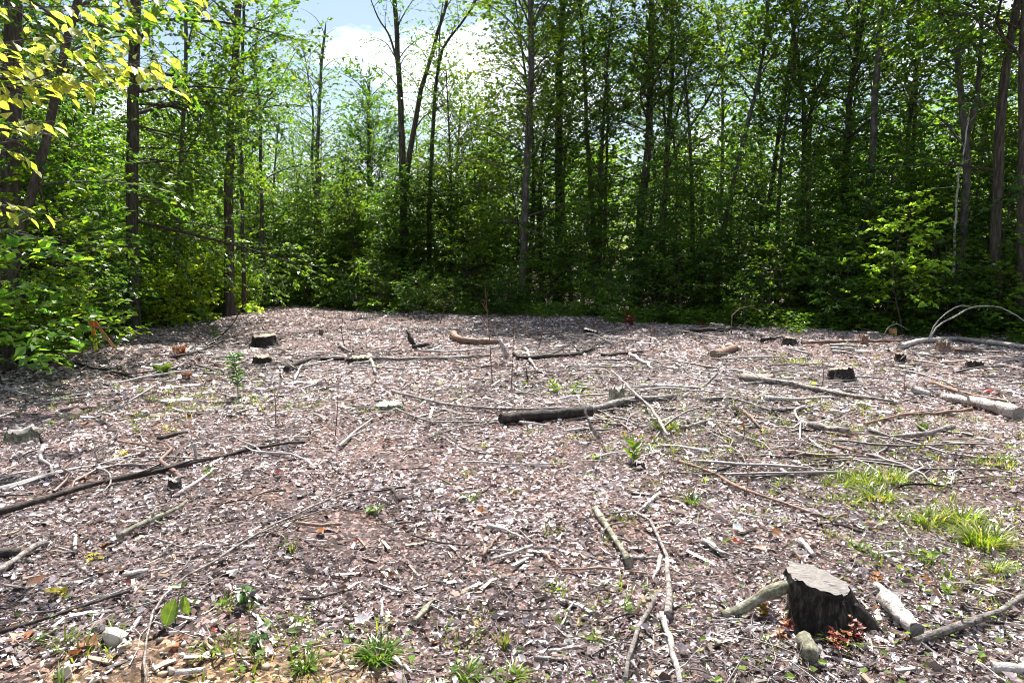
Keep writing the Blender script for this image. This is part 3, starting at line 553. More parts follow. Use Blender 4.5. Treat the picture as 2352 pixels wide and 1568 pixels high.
tree('maple_tree', 'short bushy yellow-green tree under the white cloud', 'the bushy yellow-green tree', [(1070, 690), (1062, 500), (1050, 380), (1058, 260)], 31, 10, 8.6, CR(1.6, 8.4, 64, 2.4, 1.2, 15, 45, mix=(.2, .25, .3, .05, .2), clump=.4), 113, group=GW)
tree('poplar_tree', 'big pale-leaved tree with a straight grey trunk in the middle', 'the big pale-leaved tree', [(1198, 715), (1203, 560), (1208, 420), (1214, 280), (1219, 160)], 25, 19, 15.5, [CR(5.0, 15, 64, 2.1, 1.9, 30, 60), CR(2.5, 5.2, 8, 1.8, 1.8, 10, 20)], 114, bark='bark_grey', group=GW)
tree('poplar_tree', 'dark straight trunk close behind the big pale-leaved middle tree', 'the dark middle trunk', [(1283, 700), (1284, 500), (1283, 300), (1286, 120)], 29, 22, 16.5, CR(5.4, 16, 54, 2.3, 1.9, 20, 55), 115, group=GW)
tree('maple_tree', 'thin trunk bending slightly left, right of the dark middle trunk', 'the thin trunk bending left', [(1374, 690), (1366, 560), (1356, 420), (1348, 300), (1343, 160)], 27, 13, 14, CR(5.2, 13.6, 38, 2.0, 1.5), 116, group=GW)
tree('maple_tree', 'very thin pole trunk beside the trunk bending left', 'the very thin pole trunk', [(1386, 680), (1390, 480), (1394, 330)], 28.5, 9, 11, CR(5, 10.6, 22, 1.7, 1.2), 117, group=GW)
tree('oak_tree', 'tall dark trunk with a kink, thickest one right of the picture centre', 'the tall kinked dark trunk', [(1462, 700), (1468, 540), (1480, 430), (1490, 290), (1494, 130), (1497, 0)], 26, 21, 15.5, [CR(6.6, 15, 40, 2.5, 1.7), CR(2.5, 6.4, 9, 1.8, 1.8, 8, 12)], 118, group=GW)
tree('oak_tree', 'dark trunk that fans out into many rising limbs', 'the fan-limbed trunk', [(1518, 700), (1522, 560), (1528, 430), (1533, 330), (1540, 240)], 27, 16, 13.5, [CR(5.8, 13, 32, 1.8, 1.4, 35, 60), CR(2, 5.8, 9, 2, 2, 8, 12)], 119, group=GW, forks=[dict(pts=[(1530, 400), (1560, 330), (1600, 270), (1640, 200)], w=8, ext=2, crown=CR(6.5, 12, 16, 1.6, 1.2)), dict(pts=[(1533, 350), (1560, 240), (1590, 130)], w=7, ext=1, crown=CR(7, 12, 14, 1.6, 1.2)), dict(pts=[(1532, 360), (1525, 240), (1512, 150)], w=7, ext=1, crown=CR(7, 12, 14, 1.6, 1.2))])
tree('maple_tree', 'slim trunk leaning to the right, pale against the dark wood', 'the slim leaning trunk', [(1640, 640), (1656, 555), (1682, 435), (1712, 305), (1742, 190), (1760, 70)], 24.5, 13, 12.5, CR(6.6, 12, 30, 2.1, 1.5), 120, bark='bark_grey', group=GW)
tree('maple_tree', 'second leaning trunk, darker, right of the pale leaning one', 'the darker leaning trunk', [(1750, 620), (1760, 540), (1776, 400), (1798, 250), (1812, 150)], 26, 13, 13.5, [CR(6.2, 13, 32, 2.2, 1.5), CR(2, 5.6, 8, 2, 2, 8, 12)], 121, group=GW)
tree('maple_tree', 'upright slim trunk forking high up beside the leaning trunks', 'the upright slim forking trunk', [(1836, 690), (1840, 540), (1845, 400), (1844, 250), (1830, 130)], 24, 13, 12.5, [CR(6, 12, 28, 2.0, 1.4)], 122, group=GW, forks=[dict(pts=[(1846, 330), (1870, 230), (1905, 150)], w=7, ext=1, crown=CR(6.5, 11, 14, 1.6, 1.2)), dict(pts=[(1840, 480), (1868, 360), (1890, 290)], w=5, ext=1, crown=CR(5.5, 9, 9, 1.3, 1))])
tree('maple_tree', 'dark trunk with a clump of leaves at mid height, left of the tall bare one', 'the leaf-clumped dark trunk', [(1942, 690), (1942, 520), (1944, 360), (1956, 200), (1975, 80), (1990, 0)], 23, 18, 14, [CR(5.2, 13.5, 40, 2.2, 1.5)], 123, group=GW)
tree('maple_tree', 'tall smooth bare trunk reaching the top of the picture in the right half', 'the tall smooth bare trunk', [(1984, 700), (1988, 520), (2004, 340), (2012, 170), (2026, 0)], 21, 19, 15, [CR(8.4, 14.5, 22, 2.4, 1.6), CR(2.2, 4.5, 7, 1.6, 1.6, 8, 12)], 124, group=GW, bark='bark_grey', forks=[dict(pts=[(2030, 45), (2055, 20), (2085, -15)], w=7, ext=2, crown=CR(9.4, 13, 10, 1.6, 1.2))])
tree('maple_tree', 'trunk forking into a tall V near the right edge', 'the V-forked trunk', [(2200, 740), (2206, 560), (2212, 430), (2209, 330), (2196, 220), (2188, 90)], 18.5, 19, 12.5, [CR(6.4, 12, 22, 2.3, 1.6), CR(4, 6, 5, 1.8, 1.8, 8, 12)], 125, bark='bark_grey', group=GW, forks=[dict(pts=[(2211, 350), (2228, 270), (2240, 190), (2250, 100)], w=13, ext=2, crown=CR(6, 11.5, 16, 1.8, 1.4)), dict(pts=[(2210, 330), (2160, 275), (2110, 240)], w=6, ext=1, crown=CR(4.5, 8, 8, 1.2, 1.0))])
tree('oak_tree', 'thick dark leaning trunk, second from the right edge', 'the thick right-hand trunk', [(2290, 770), (2290, 500), (2291, 330), (2300, 200), (2314, 90), (2330, 0)], 17, 24, 13.5, [CR(6.2, 13, 26, 2.6, 1.8), CR(3, 6, 6, 1.8, 1.8, 8, 12)], 126, group=GW)
tree('oak_tree', 'thick dark trunk cut off by the right edge of the picture', 'the trunk at the right edge', [(2345, 785), (2344, 500), (2346, 250), (2349, 0)], 16.2, 18, 13.5, [CR(5.6, 13, 28, 2.5, 1.8)], 127, group=GW)
tree('birch_tree', 'thin white dead pole leaning right at the foot of the wood', 'the thin white leaning pole', [(1381, 705), (1408, 605), (1440, 520), (1458, 470)], 26, 5, 6.1, None, 128, bark='bark_pale', group=GW, cat='dead tree')
tree('birch_tree', 'thin white birch pole touching the trunk that forks into a V', 'the thin white birch pole', [(2176, 730), (2186, 640), (2195, 520), (2204, 420)], 18.2, 7, 5.5, CR(3.5, 5.4, 6, 1, .7), 129, bark='bark_pale', group=GW)
# out of the picture on either side: the wood goes on
for k, (x, y, H) in enumerate([(-13.5, 10.5, 14), (-12.5, 15.5, 15), (-16, 20, 15), (16.5, 19.5, 14), (19.5, 15.5, 14)]):
    d = np.array([x, y, 0]); px = 1176 + FPX * x / y
    tree('maple_tree', ['nearest forest tree beyond the left edge of the picture', 'middle forest tree beyond the left edge of the picture', 'farthest forest tree beyond the left edge of the picture', 'farther forest tree beyond the right edge of the picture', 'nearer forest tree beyond the right edge of the picture'][k], 'side', [(px, 700), (px + 5, 400), (px, 100)], y, 20, H, CR(3, H - .5, 40, 2.8, 1.6), 140 + k, group='trees beyond the picture edges')
TREES = [t for t in TREES if t[0] != 'side']

# ---- saplings and understory: a few kinds, copied along the edge of the wood
def stem_kind(seed, H, nb, L0, L1, z0f, keep=1.0, bark='bark', leaf=(.105, .07), mix=(.3, .28, .2, .17, .05), e0=12, e1=40, n=1, gain=1.0, lsp=.03, sub=.11, roll=.45):
    r = np.random.default_rng(seed); la, va, ta = Acc(), Acc(), Acc()
    ton = [(1, 1, 1), (1.25, 1.1, .8), (.75, .85, 1.1), (.9, .8, .7)][seed % 4]
    for _ in range(n):
        az = r.uniform(0, 6.28); ln = r.uniform(.02, .18) if n == 1 else r.uniform(.15, .4)
        b = np.array([r.normal(0, .12 * (n > 1)), r.normal(0, .12 * (n > 1)), -.03]); h = H * r.uniform(.75, 1.0)
        top = b + np.array([math.cos(az) * ln * h, math.sin(az) * ln * h, h]); mid = (b + top) / 2 + np.array([r.normal(0, .04) * h, r.normal(0, .04) * h, 0])
        pth = smooth_path([b, mid, top], 10); rd = (.0055 * h + .004) * (1 - .8 * np.linspace(0, 1, 10))
        tubes(ta, pth[None], rd[None], 6); grow(pth, rd, z0f * h, h * .97, max(4, nb // n), L0, L1, e0, e1, r, limbs=la, lv=va, keep=keep, leaf=leaf, mix=mix, minsub=.5, gain=gain, lsp=lsp, sub=sub, roll=roll, flat=.6, tone3=ton, clump=.2)
    STAT[0] += la.tri + va.tri + ta.tri
    return (ta.mesh('stem', M[bark]), la.mesh('limbs', M[bark]), va.mesh('crown', M['leaf']))
KINDS = {'tall': [stem_kind(200 + k, 6.5, 46, 1.5, .8, .07, mix=(.3, .28, .18, .2, .04)) for k in range(4)],
         'mid': [stem_kind(210 + k, 4.2, 36, 1.3, .6, .06, mix=(.3, .28, .2, .17, .05)) for k in range(4)],
         'low': [stem_kind(220 + k, 1.9, 30, .85, .5, .05, n=5, mix=(.25, .3, .25, .1, .1)) for k in range(4)],
         'bright': [stem_kind(230 + k, 1.6, 20, .8, .5, .12, n=4, mix=(.1, .3, .35, .02, .25), gain=1.5) for k in range(3)]}  # bright shrubs: leaf colour raised to stand in for sun on them
def put_sapling(name, kind, x, y, sc, label, group, r, cat='sapling'):
    ms = KINDS[kind][r.integers(len(KINDS[kind]))]
    e = empty(name, (x, y, float(gz(x, y))), label, cat, group); e.rotation_euler = (0, 0, r.uniform(0, 6.28)); e.scale = (sc * r.uniform(.9, 1.2), sc * r.uniform(.9, 1.2), sc)
    for nm, m in zip(('stem', 'limbs', 'crown'), ms): link(nm, m, e)
    return e
def near_ref(x, y):
    a = math.atan2(x, y); best = min(TREES, key=lambda t: abs(math.atan2(t[1][0], t[1][1]) - a))
    da = a - math.atan2(best[1][0], best[1][1]); dd = math.hypot(x, y) - math.hypot(best[1][0], best[1][1])
    side = 'in front of' if dd < -.8 and abs(da) < .012 else ('behind' if abs(da) < .012 else ('right of' if da > 0 else 'left of'))
    return side + ' ' + best[0]
r = np.random.default_rng(33); seen = {}
WORD = {'tall': 'tall leafy sapling', 'mid': 'young sapling', 'low': 'low leafy shrub', 'bright': 'bright green shrub'}
AUTO = []
def auto(kind, px, off, sc, cat='sapling'):
    if kind in ('tall', 'mid') and px > 560: off += 1.5
    if 225 < px < 375: off = max(off, 3.2 if kind in ('tall', 'mid') else 1.2)
    if 275 < px < 340: off = max(off, 2.4)
    if 320 < px < 575 and kind == 'tall' and off < 7: off += 6.0
    elif 40 < px < 570 and kind == 'tall': off += 4.0
    if 330 < px < 575 and kind == 'mid': off += 1.5
    if 150 < px < 290: off = max(off, 2.0)
    if 60 < px <= 255: off = max(off, 1.0)
    ang = math.atan2((px - 1176) / FPX, 1.0); d = float(np.interp(ang, _ang, _dist)) + off; x, y = d * math.sin(ang), d * math.cos(ang)
    lb = f"{WORD[kind]} {near_ref(x, y)}"
    nm = {'tall': 'beech_sapling', 'mid': 'beech_sapling', 'low': 'leafy_shrub', 'bright': 'leafy_shrub'}[kind]
    AUTO.append((px, put_sapling(nm, kind, x, y, sc, lb, 'understory ' + ('saplings' if kind in ('tall', 'mid') else 'shrubs') + ' along the wood', r, 'sapling' if kind in ('tall', 'mid') else 'shrub')))
for px in np.arange(-140, 2560, 62): auto('tall', px + r.uniform(-25, 25), r.uniform(1.2, 4.5), r.uniform(.75, 1.15))
for px in np.arange(-120, 2540, 70): auto('mid', px + r.uniform(-30, 30), r.uniform(.5, 3.5), r.uniform(.75, 1.2))
for px in np.arange(-100, 2500, 46): auto('low', px + r.uniform(-30, 30), r.uniform(.3, 2.6), r.uniform(.7, 1.5))
for px in np.arange(590, 1140, 46): auto('tall', px + r.uniform(-20, 20), r.uniform(1.0, 5.0), r.uniform(.6, 1.05)); auto('low', px + r.uniform(-20, 20), r.uniform(-.6, 1), r.uniform(.5, 1.1))
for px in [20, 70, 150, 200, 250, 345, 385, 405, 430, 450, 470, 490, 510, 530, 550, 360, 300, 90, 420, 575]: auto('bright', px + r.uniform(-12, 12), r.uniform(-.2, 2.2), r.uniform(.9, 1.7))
# the wood's left flank comes nearer than the edge line: saplings between the near trunks
for k, (px, Y, kd, sc) in enumerate([(60, 10.5, 'mid', 1.0), (180, 14, 'tall', .9), (240, 17.5, 'mid', 1.1), (420, 22, 'tall', 1.0), (480, 24, 'tall', 1.0), (110, 15, 'tall', 1.1), (20, 13.5, 'tall', 1.0), (360, 22, 'tall', 1.1), (10, 9.9, 'bright', 1.25), (52, 10.6, 'bright', 1.1), (-45, 9.2, 'bright', 1.3), (40, 11.2, 'low', 1.2), (85, 13.0, 'low', 1.2)]):
    q = A(px, 700, Y); AUTO.append((px, put_sapling('beech_sapling' if kd in ('tall', 'mid') else 'leafy_shrub', kd, q[0], Y, sc, f"{WORD[kd]} {near_ref(q[0], Y)}", 'understory saplings along the wood' if kd in ('tall', 'mid') else 'understory shrubs along the wood', r, 'sapling' if kd in ('tall', 'mid') else 'shrub')))
# single saplings that stand out
KINDS['sun'] = [stem_kind(240, 4.0, 26, 1.15, .55, .22, mix=(.02, .15, .4, 0, .45), gain=1.9, leaf=(.12, .08))]  # sunlight put into the leaf colour by a higher gain
KINDS['suntint_low'] = [stem_kind(244 + k, 2.0, 30, .95, .6, .08, n=4, mix=(.02, .2, .4, 0, .38), gain=1.6, leaf=(.12, .08)) for k in range(2)]  # pale leaves, their colour brightened further to look sunlit
KINDS['sprig'] = [stem_kind(241, 1.9, 12, .7, .4, .35, mix=(.2, .3, .3, .1, .1), n=2, keep=.8)]
q = G(2075, 772); put_sapling('beech_sapling', 'sun', q[0], q[1], .95, 'pale sun-tinted sapling with layered leaves in front of the right-hand wood', None, r)
WORD['suntint_low'] = 'pale sun-tinted shrub'; SL = []
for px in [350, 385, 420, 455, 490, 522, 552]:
    ang = math.atan2((px - 1176) / FPX, 1.0); d = float(np.interp(ang, _ang, _dist)) + r.uniform(-.7, .3); x, y = d * math.sin(ang), d * math.cos(ang); SL.append((px, put_sapling('leafy_shrub', 'suntint_low', x, y, r.uniform(.75, 1.3) * (1 - (px - 350) / 500), 'pale sun-tinted shrub spilling onto the clearing behind the ferns', 'understory shrubs along the wood', r, 'shrub')))
AUTO += SL
q = G(1106, 712); put_sapling('maple_sapling', 'sprig', q[0], q[1], 1.25, 'small sparse sapling standing alone in front of the dark middle wood', None, r)
q = G(1060, 700); put_sapling('leafy_shrub', 'bright', q[0], q[1], .7, 'small bright shrub beside the lone sparse sapling', None, r, 'shrub')

# ---- trees farther in, told apart only by their trunks
FAR = []
for k in range(5):
    rr = np.random.default_rng(260 + k); H = 12.5; pth = smooth_path([np.array([0, 0, -.05]), np.array([rr.normal(0, .3), rr.normal(0, .3), H / 2]), np.array([rr.normal(0, .5), rr.normal(0, .5), H])], 16)
    rd = .13 * (1 - .8 * np.linspace(0, 1, 16)); ta = Acc(); tubes(ta, pth[None], rd[None], 9); la, va = grow(pth, rd, 1.6, H - .2, 50, 2.0, 1.7, 25, 62, rr, lsp=.06, leaf=(.15, .10), sub=.18)
    STAT[0] += ta.tri + la.tri + va.tri; FAR.append((ta.mesh('trunk', M['bark']), la.mesh('limbs', M['bark']), va.mesh('crown', M['leaf_far'])))
r = np.random.default_rng(44)
for k, px in enumerate(np.concatenate([np.arange(-120, 590, 66), np.arange(590, 1130, 48), np.arange(1130, 2500, 66)])):
    px = px + r.uniform(-22, 22); ang = math.atan2((px - 1176) / FPX, 1.0); gap = 590 < px < 1130
    d = float(np.interp(ang, _ang, _dist)) + (r.uniform(4.5, 15) if gap else r.uniform(15, 24) if px < 580 else r.uniform(5, 13)); x, y = d * math.sin(ang), d * math.cos(ang)
    sc = r.uniform(.58, .76) if gap else r.uniform(.72, 1.02)
    e = empty('forest_tree', (x, y, float(gz(x, y))), 'slender deep-wood tree ' + near_ref(x, y), 'tree', 'trees deeper in the wood'); e.rotation_euler = (0, 0, r.uniform(0, 6.28)); e.scale = (sc, sc, sc); AUTO.append((px, e))
    for nm, m in zip(('trunk', 'limbs', 'crown'), FAR[k % 5]): link(nm, m, e)

# ---- the wood beyond, one mass
r = np.random.default_rng(55); ac = Acc(); nT = 190
for k in range(nT):
    ang = r.uniform(-.85, .85); d = r.uniform(40, 75); x, y = d * math.sin(ang), d * math.cos(ang); H = r.uniform(7.5, 11) * (.8 if -.36 < ang < -.02 else 1) * (1 + .006 * (d - 40))
    tubes(ac, np.array([[[x, y, -.1], [x + r.normal(0, .2), y, H * .5], [x + r.normal(0, .4), y, H]]]), np.array([[.14, .1, .03]]), 5, (.06, .05, .04), 1)
    n = 520; zz = H * (.0 + 1.0 * r.random(n) ** 1.05); rad = (.9 + 2.2 * np.sin(np.clip(zz / H, 0, 1) * np.pi * .86 + .35)) * np.sqrt(r.random(n)); a = r.uniform(0, 6.28, n)
    zz = zz + .15 * np.sin(zz * 9)
    leaves(ac, np.stack([x + rad * np.cos(a), y + rad * np.sin(a), zz], -1), heading(n, r), tilt(n, .9, r), r.uniform(.26, .52, n), r.uniform(.18, .36, n), leafcol(n, r) * r.uniform(.8, 1.2), RH, 0)
STAT[0] += ac.tri
tag(link('distant_forest', ac.mesh('distant_forest', [M['leaf_far'], M['bark']])), 'dense green forest far behind the clearing', 'forest', kind='stuff')
# ---- leafy herbs on the floor of the wood
r = np.random.default_rng(57); ac = Acc(); n = 40000; ang = r.uniform(-.75, .75, n); d = np.interp(ang, _ang, _dist) + np.abs(r.normal(0, 2.2, n)) - .15 + .7 * np.sin(ang * 37) * np.sin(ang * 91 + 1); x, y = d * np.sin(ang), d * np.cos(ang)
kk = vnoise(x, y, .9, 61) > -.35; x, y = x[kk], y[kk]; n = len(x); L = r.uniform(.06, .14, n)
leaves(ac, np.stack([x, y, gz(x, y) + .03 + .4 * r.random(n) ** 2], -1), heading(n, r), tilt(n, .35, r), L, L * .65, leafcol(n, r, (.3, .3, .2, .15, .05)), RH)
STAT[0] += ac.tri
tag(link('undergrowth', ac.mesh('undergrowth', M['leaf'])), 'low leafy undergrowth on the forest floor at the edge', 'undergrowth', kind='stuff')

ORD = ['leftmost'] + [w + ' from left' for w in 'second third fourth fifth sixth seventh eighth ninth tenth eleventh twelfth thirteenth fourteenth'.split()]
NUM = '- - two three four five six seven eight nine ten eleven twelve thirteen fourteen'.split()
def tell_apart(items):
    """things that would share a label are told apart by their order from left to right"""
    by = {}
    for px, o in items: by.setdefault(o['label'], []).append((px, o))
    for lb, its in by.items():
        its.sort(key=lambda a: a[0]); n = len(its)
        if n < 2: continue
        head, noun, rest = None, None, None
        for w in ('sapling', 'shrub', 'tree', 'twig'):
            if ' ' + w + ' ' in lb: head, rest = lb.split(' ' + w + ' ', 1); noun = w; break
        for i, (px, o) in enumerate(its):
            if n == 2: o['label'] = f"{('left', 'right')[i]} one of two {head} {noun}s {rest}"
            else: o['label'] = f"{ORD[i]} of {NUM[n]} {head} {noun}s {rest}"
tell_apart(AUTO)
# ------------------------------------------------------------------ fallen branches and logs
LAND = []          # landmarks that labels can refer to
def fallen(name, label, pts, w, wood, cat=None, w1=None, lift=0.0, sides=8, cut=None, twigs=0, rise=None, seed=None, group=None, k=None):
    """pts: where it lies in the photo; w: its thickness there (2352 units); rise: heights above ground per point (m)"""
    r = np.random.default_rng(seed if seed is not None else abs(hash(label)) % 99991 if False else sum(ord(c) * (i + 3) for i, c in enumerate(label)))
    pts = [np.asarray(p, float) for p in pts]
    if rise is None:
        W = np.array([G(*p) for p in pts])
    else:
        W = []
        for p, h in zip(pts, rise):
            if h <= .02: q = G(*p)
            else: # a raised point: keep it above the ground line between its neighbours
                q = None
            W.append(q)
        known = [i for i, q in enumerate(W) if q is not None]
        for i in range(len(W)):
            if W[i] is None:
                j = min(known, key=lambda a: abs(a - i)); others = [a for a in known if a != j]
                Y = W[j][1]
                if others:
                    j2 = min(others, key=lambda a: abs(a - i)); t = (i - j) / (j2 - j) if j2 != j else 0; t = min(max(t, 0), 1); Y = W[j][1] * (1 - t) + W[j2][1] * t
                W[i] = A(pts[i][0], pts[i][1], Y)
        W = np.array(W)
    q0 = W[0]; R0 = wpx(w, q0) / 2; R1 = wpx(w1 if w1 else w * .55, W[-1]) / 2
    length = float(np.sum(np.linalg.norm(np.diff(W, axis=0), axis=1)))
    kk = k or int(np.clip(length / .16, 6, 22)) * (2 if name == 'log' else 1); path = smooth_path(W, kk)
    path[1:-1] += r.normal(0, 1, (kk - 2, 3)) * np.array([.5, .5, .25]) * (R0 * .12 if name == 'log' else max(R0 * .8, .007))
    rad = (R0 + (R1 - R0) * np.linspace(0, 1, kk)) * (1 + (.04 if name in ('log', 'wood_fragment') else .15) * r.standard_normal(kk)) * (1 if name in ('log', 'wood_fragment') else np.where(r.random(kk) < .12, 1.3, 1))
    if rise is None: path[:, 2] = np.maximum(path[:, 2], gz(path[:, 0], path[:, 1])) + rad * .75 + lift + .02 + .010 * min(length, 1.0)
    else: path[:, 2] = np.maximum(path[:, 2] + rad * .5, gz(path[:, 0], path[:, 1]) + rad * .6)
    ac = Acc(); tubes(ac, path[None], rad[None], sides, wob=.09, r=r, cap=True)
    o = link(name, ac.mesh(name, M[wood], path[0]), loc=path[0]); tag(o, label, cat or name.replace('_', ' ').split(' ')[-1], group)
    if cut:
        for end in cut:
            i = 0 if end == 0 else -1; j = 1 if end == 0 else -2
            d = norm(path[i] - path[j]); ref = np.array([0, 0, 1.]); u = norm(np.cross(ref, d)); v = np.cross(d, u); a = np.arange(14) / 14 * 2 * np.pi
            rr = rad[i] * .97; ring = rr * (np.cos(a)[:, None] * np.array([1, 0, 0]) + np.sin(a)[:, None] * np.array([0, 1, 0]))
            ca = Acc(); ca.add(np.vstack([ring + [0, 0, .004], [[0, 0, .006]]]), np.array([[m, (m + 1) % 14, 14] for m in range(14)]), smooth=False)
            f = link('cut_end', ca.mesh('cut_end', M['cut_tan' if wood != 'dead_pale' else 'cut_grey']), o)
            Mx = Matrix(((u[0], v[0], d[0], 0), (u[1], v[1], d[1], 0), (u[2], v[2], d[2], 0), (0, 0, 0, 1)))
            f.matrix_local = Matrix.Translation(Vector(path[i] - path[0])) @ Mx
    if name == 'fallen_branch' and length > .35 and rise is None: twigs += int(r.integers(1, 4))
    for _ in range(twigs):
        t = r.uniform(.25, .95); i = int(t * (kk - 2)); d = norm(path[i + 1] - path[i]); a = r.choice([-1, 1]) * r.uniform(.4, .9)
        h = np.array([d[0] * math.cos(a) - d[1] * math.sin(a), d[0] * math.sin(a) + d[1] * math.cos(a), r.uniform(-.05, .3)]); Lt = length * r.uniform(.1, .28)
        tp = path[i][None] + h[None] * np.linspace(0, Lt, 6)[:, None] + np.cumsum(r.normal(0, .012, (6, 3)), 0); tp[0] = path[i]; tp[:, 2] = np.maximum(tp[:, 2], gz(tp[:, 0], tp[:, 1]) + .006)
        ta = Acc(); tubes(ta, tp[None], (rad[i] * .5 * (1 - .7 * np.linspace(0, 1, 6)))[None], 5); link('side_twig', ta.mesh('side_twig', M[wood], path[0]), o)
    return o
B = 'fallen_branch'; S = 'stick'
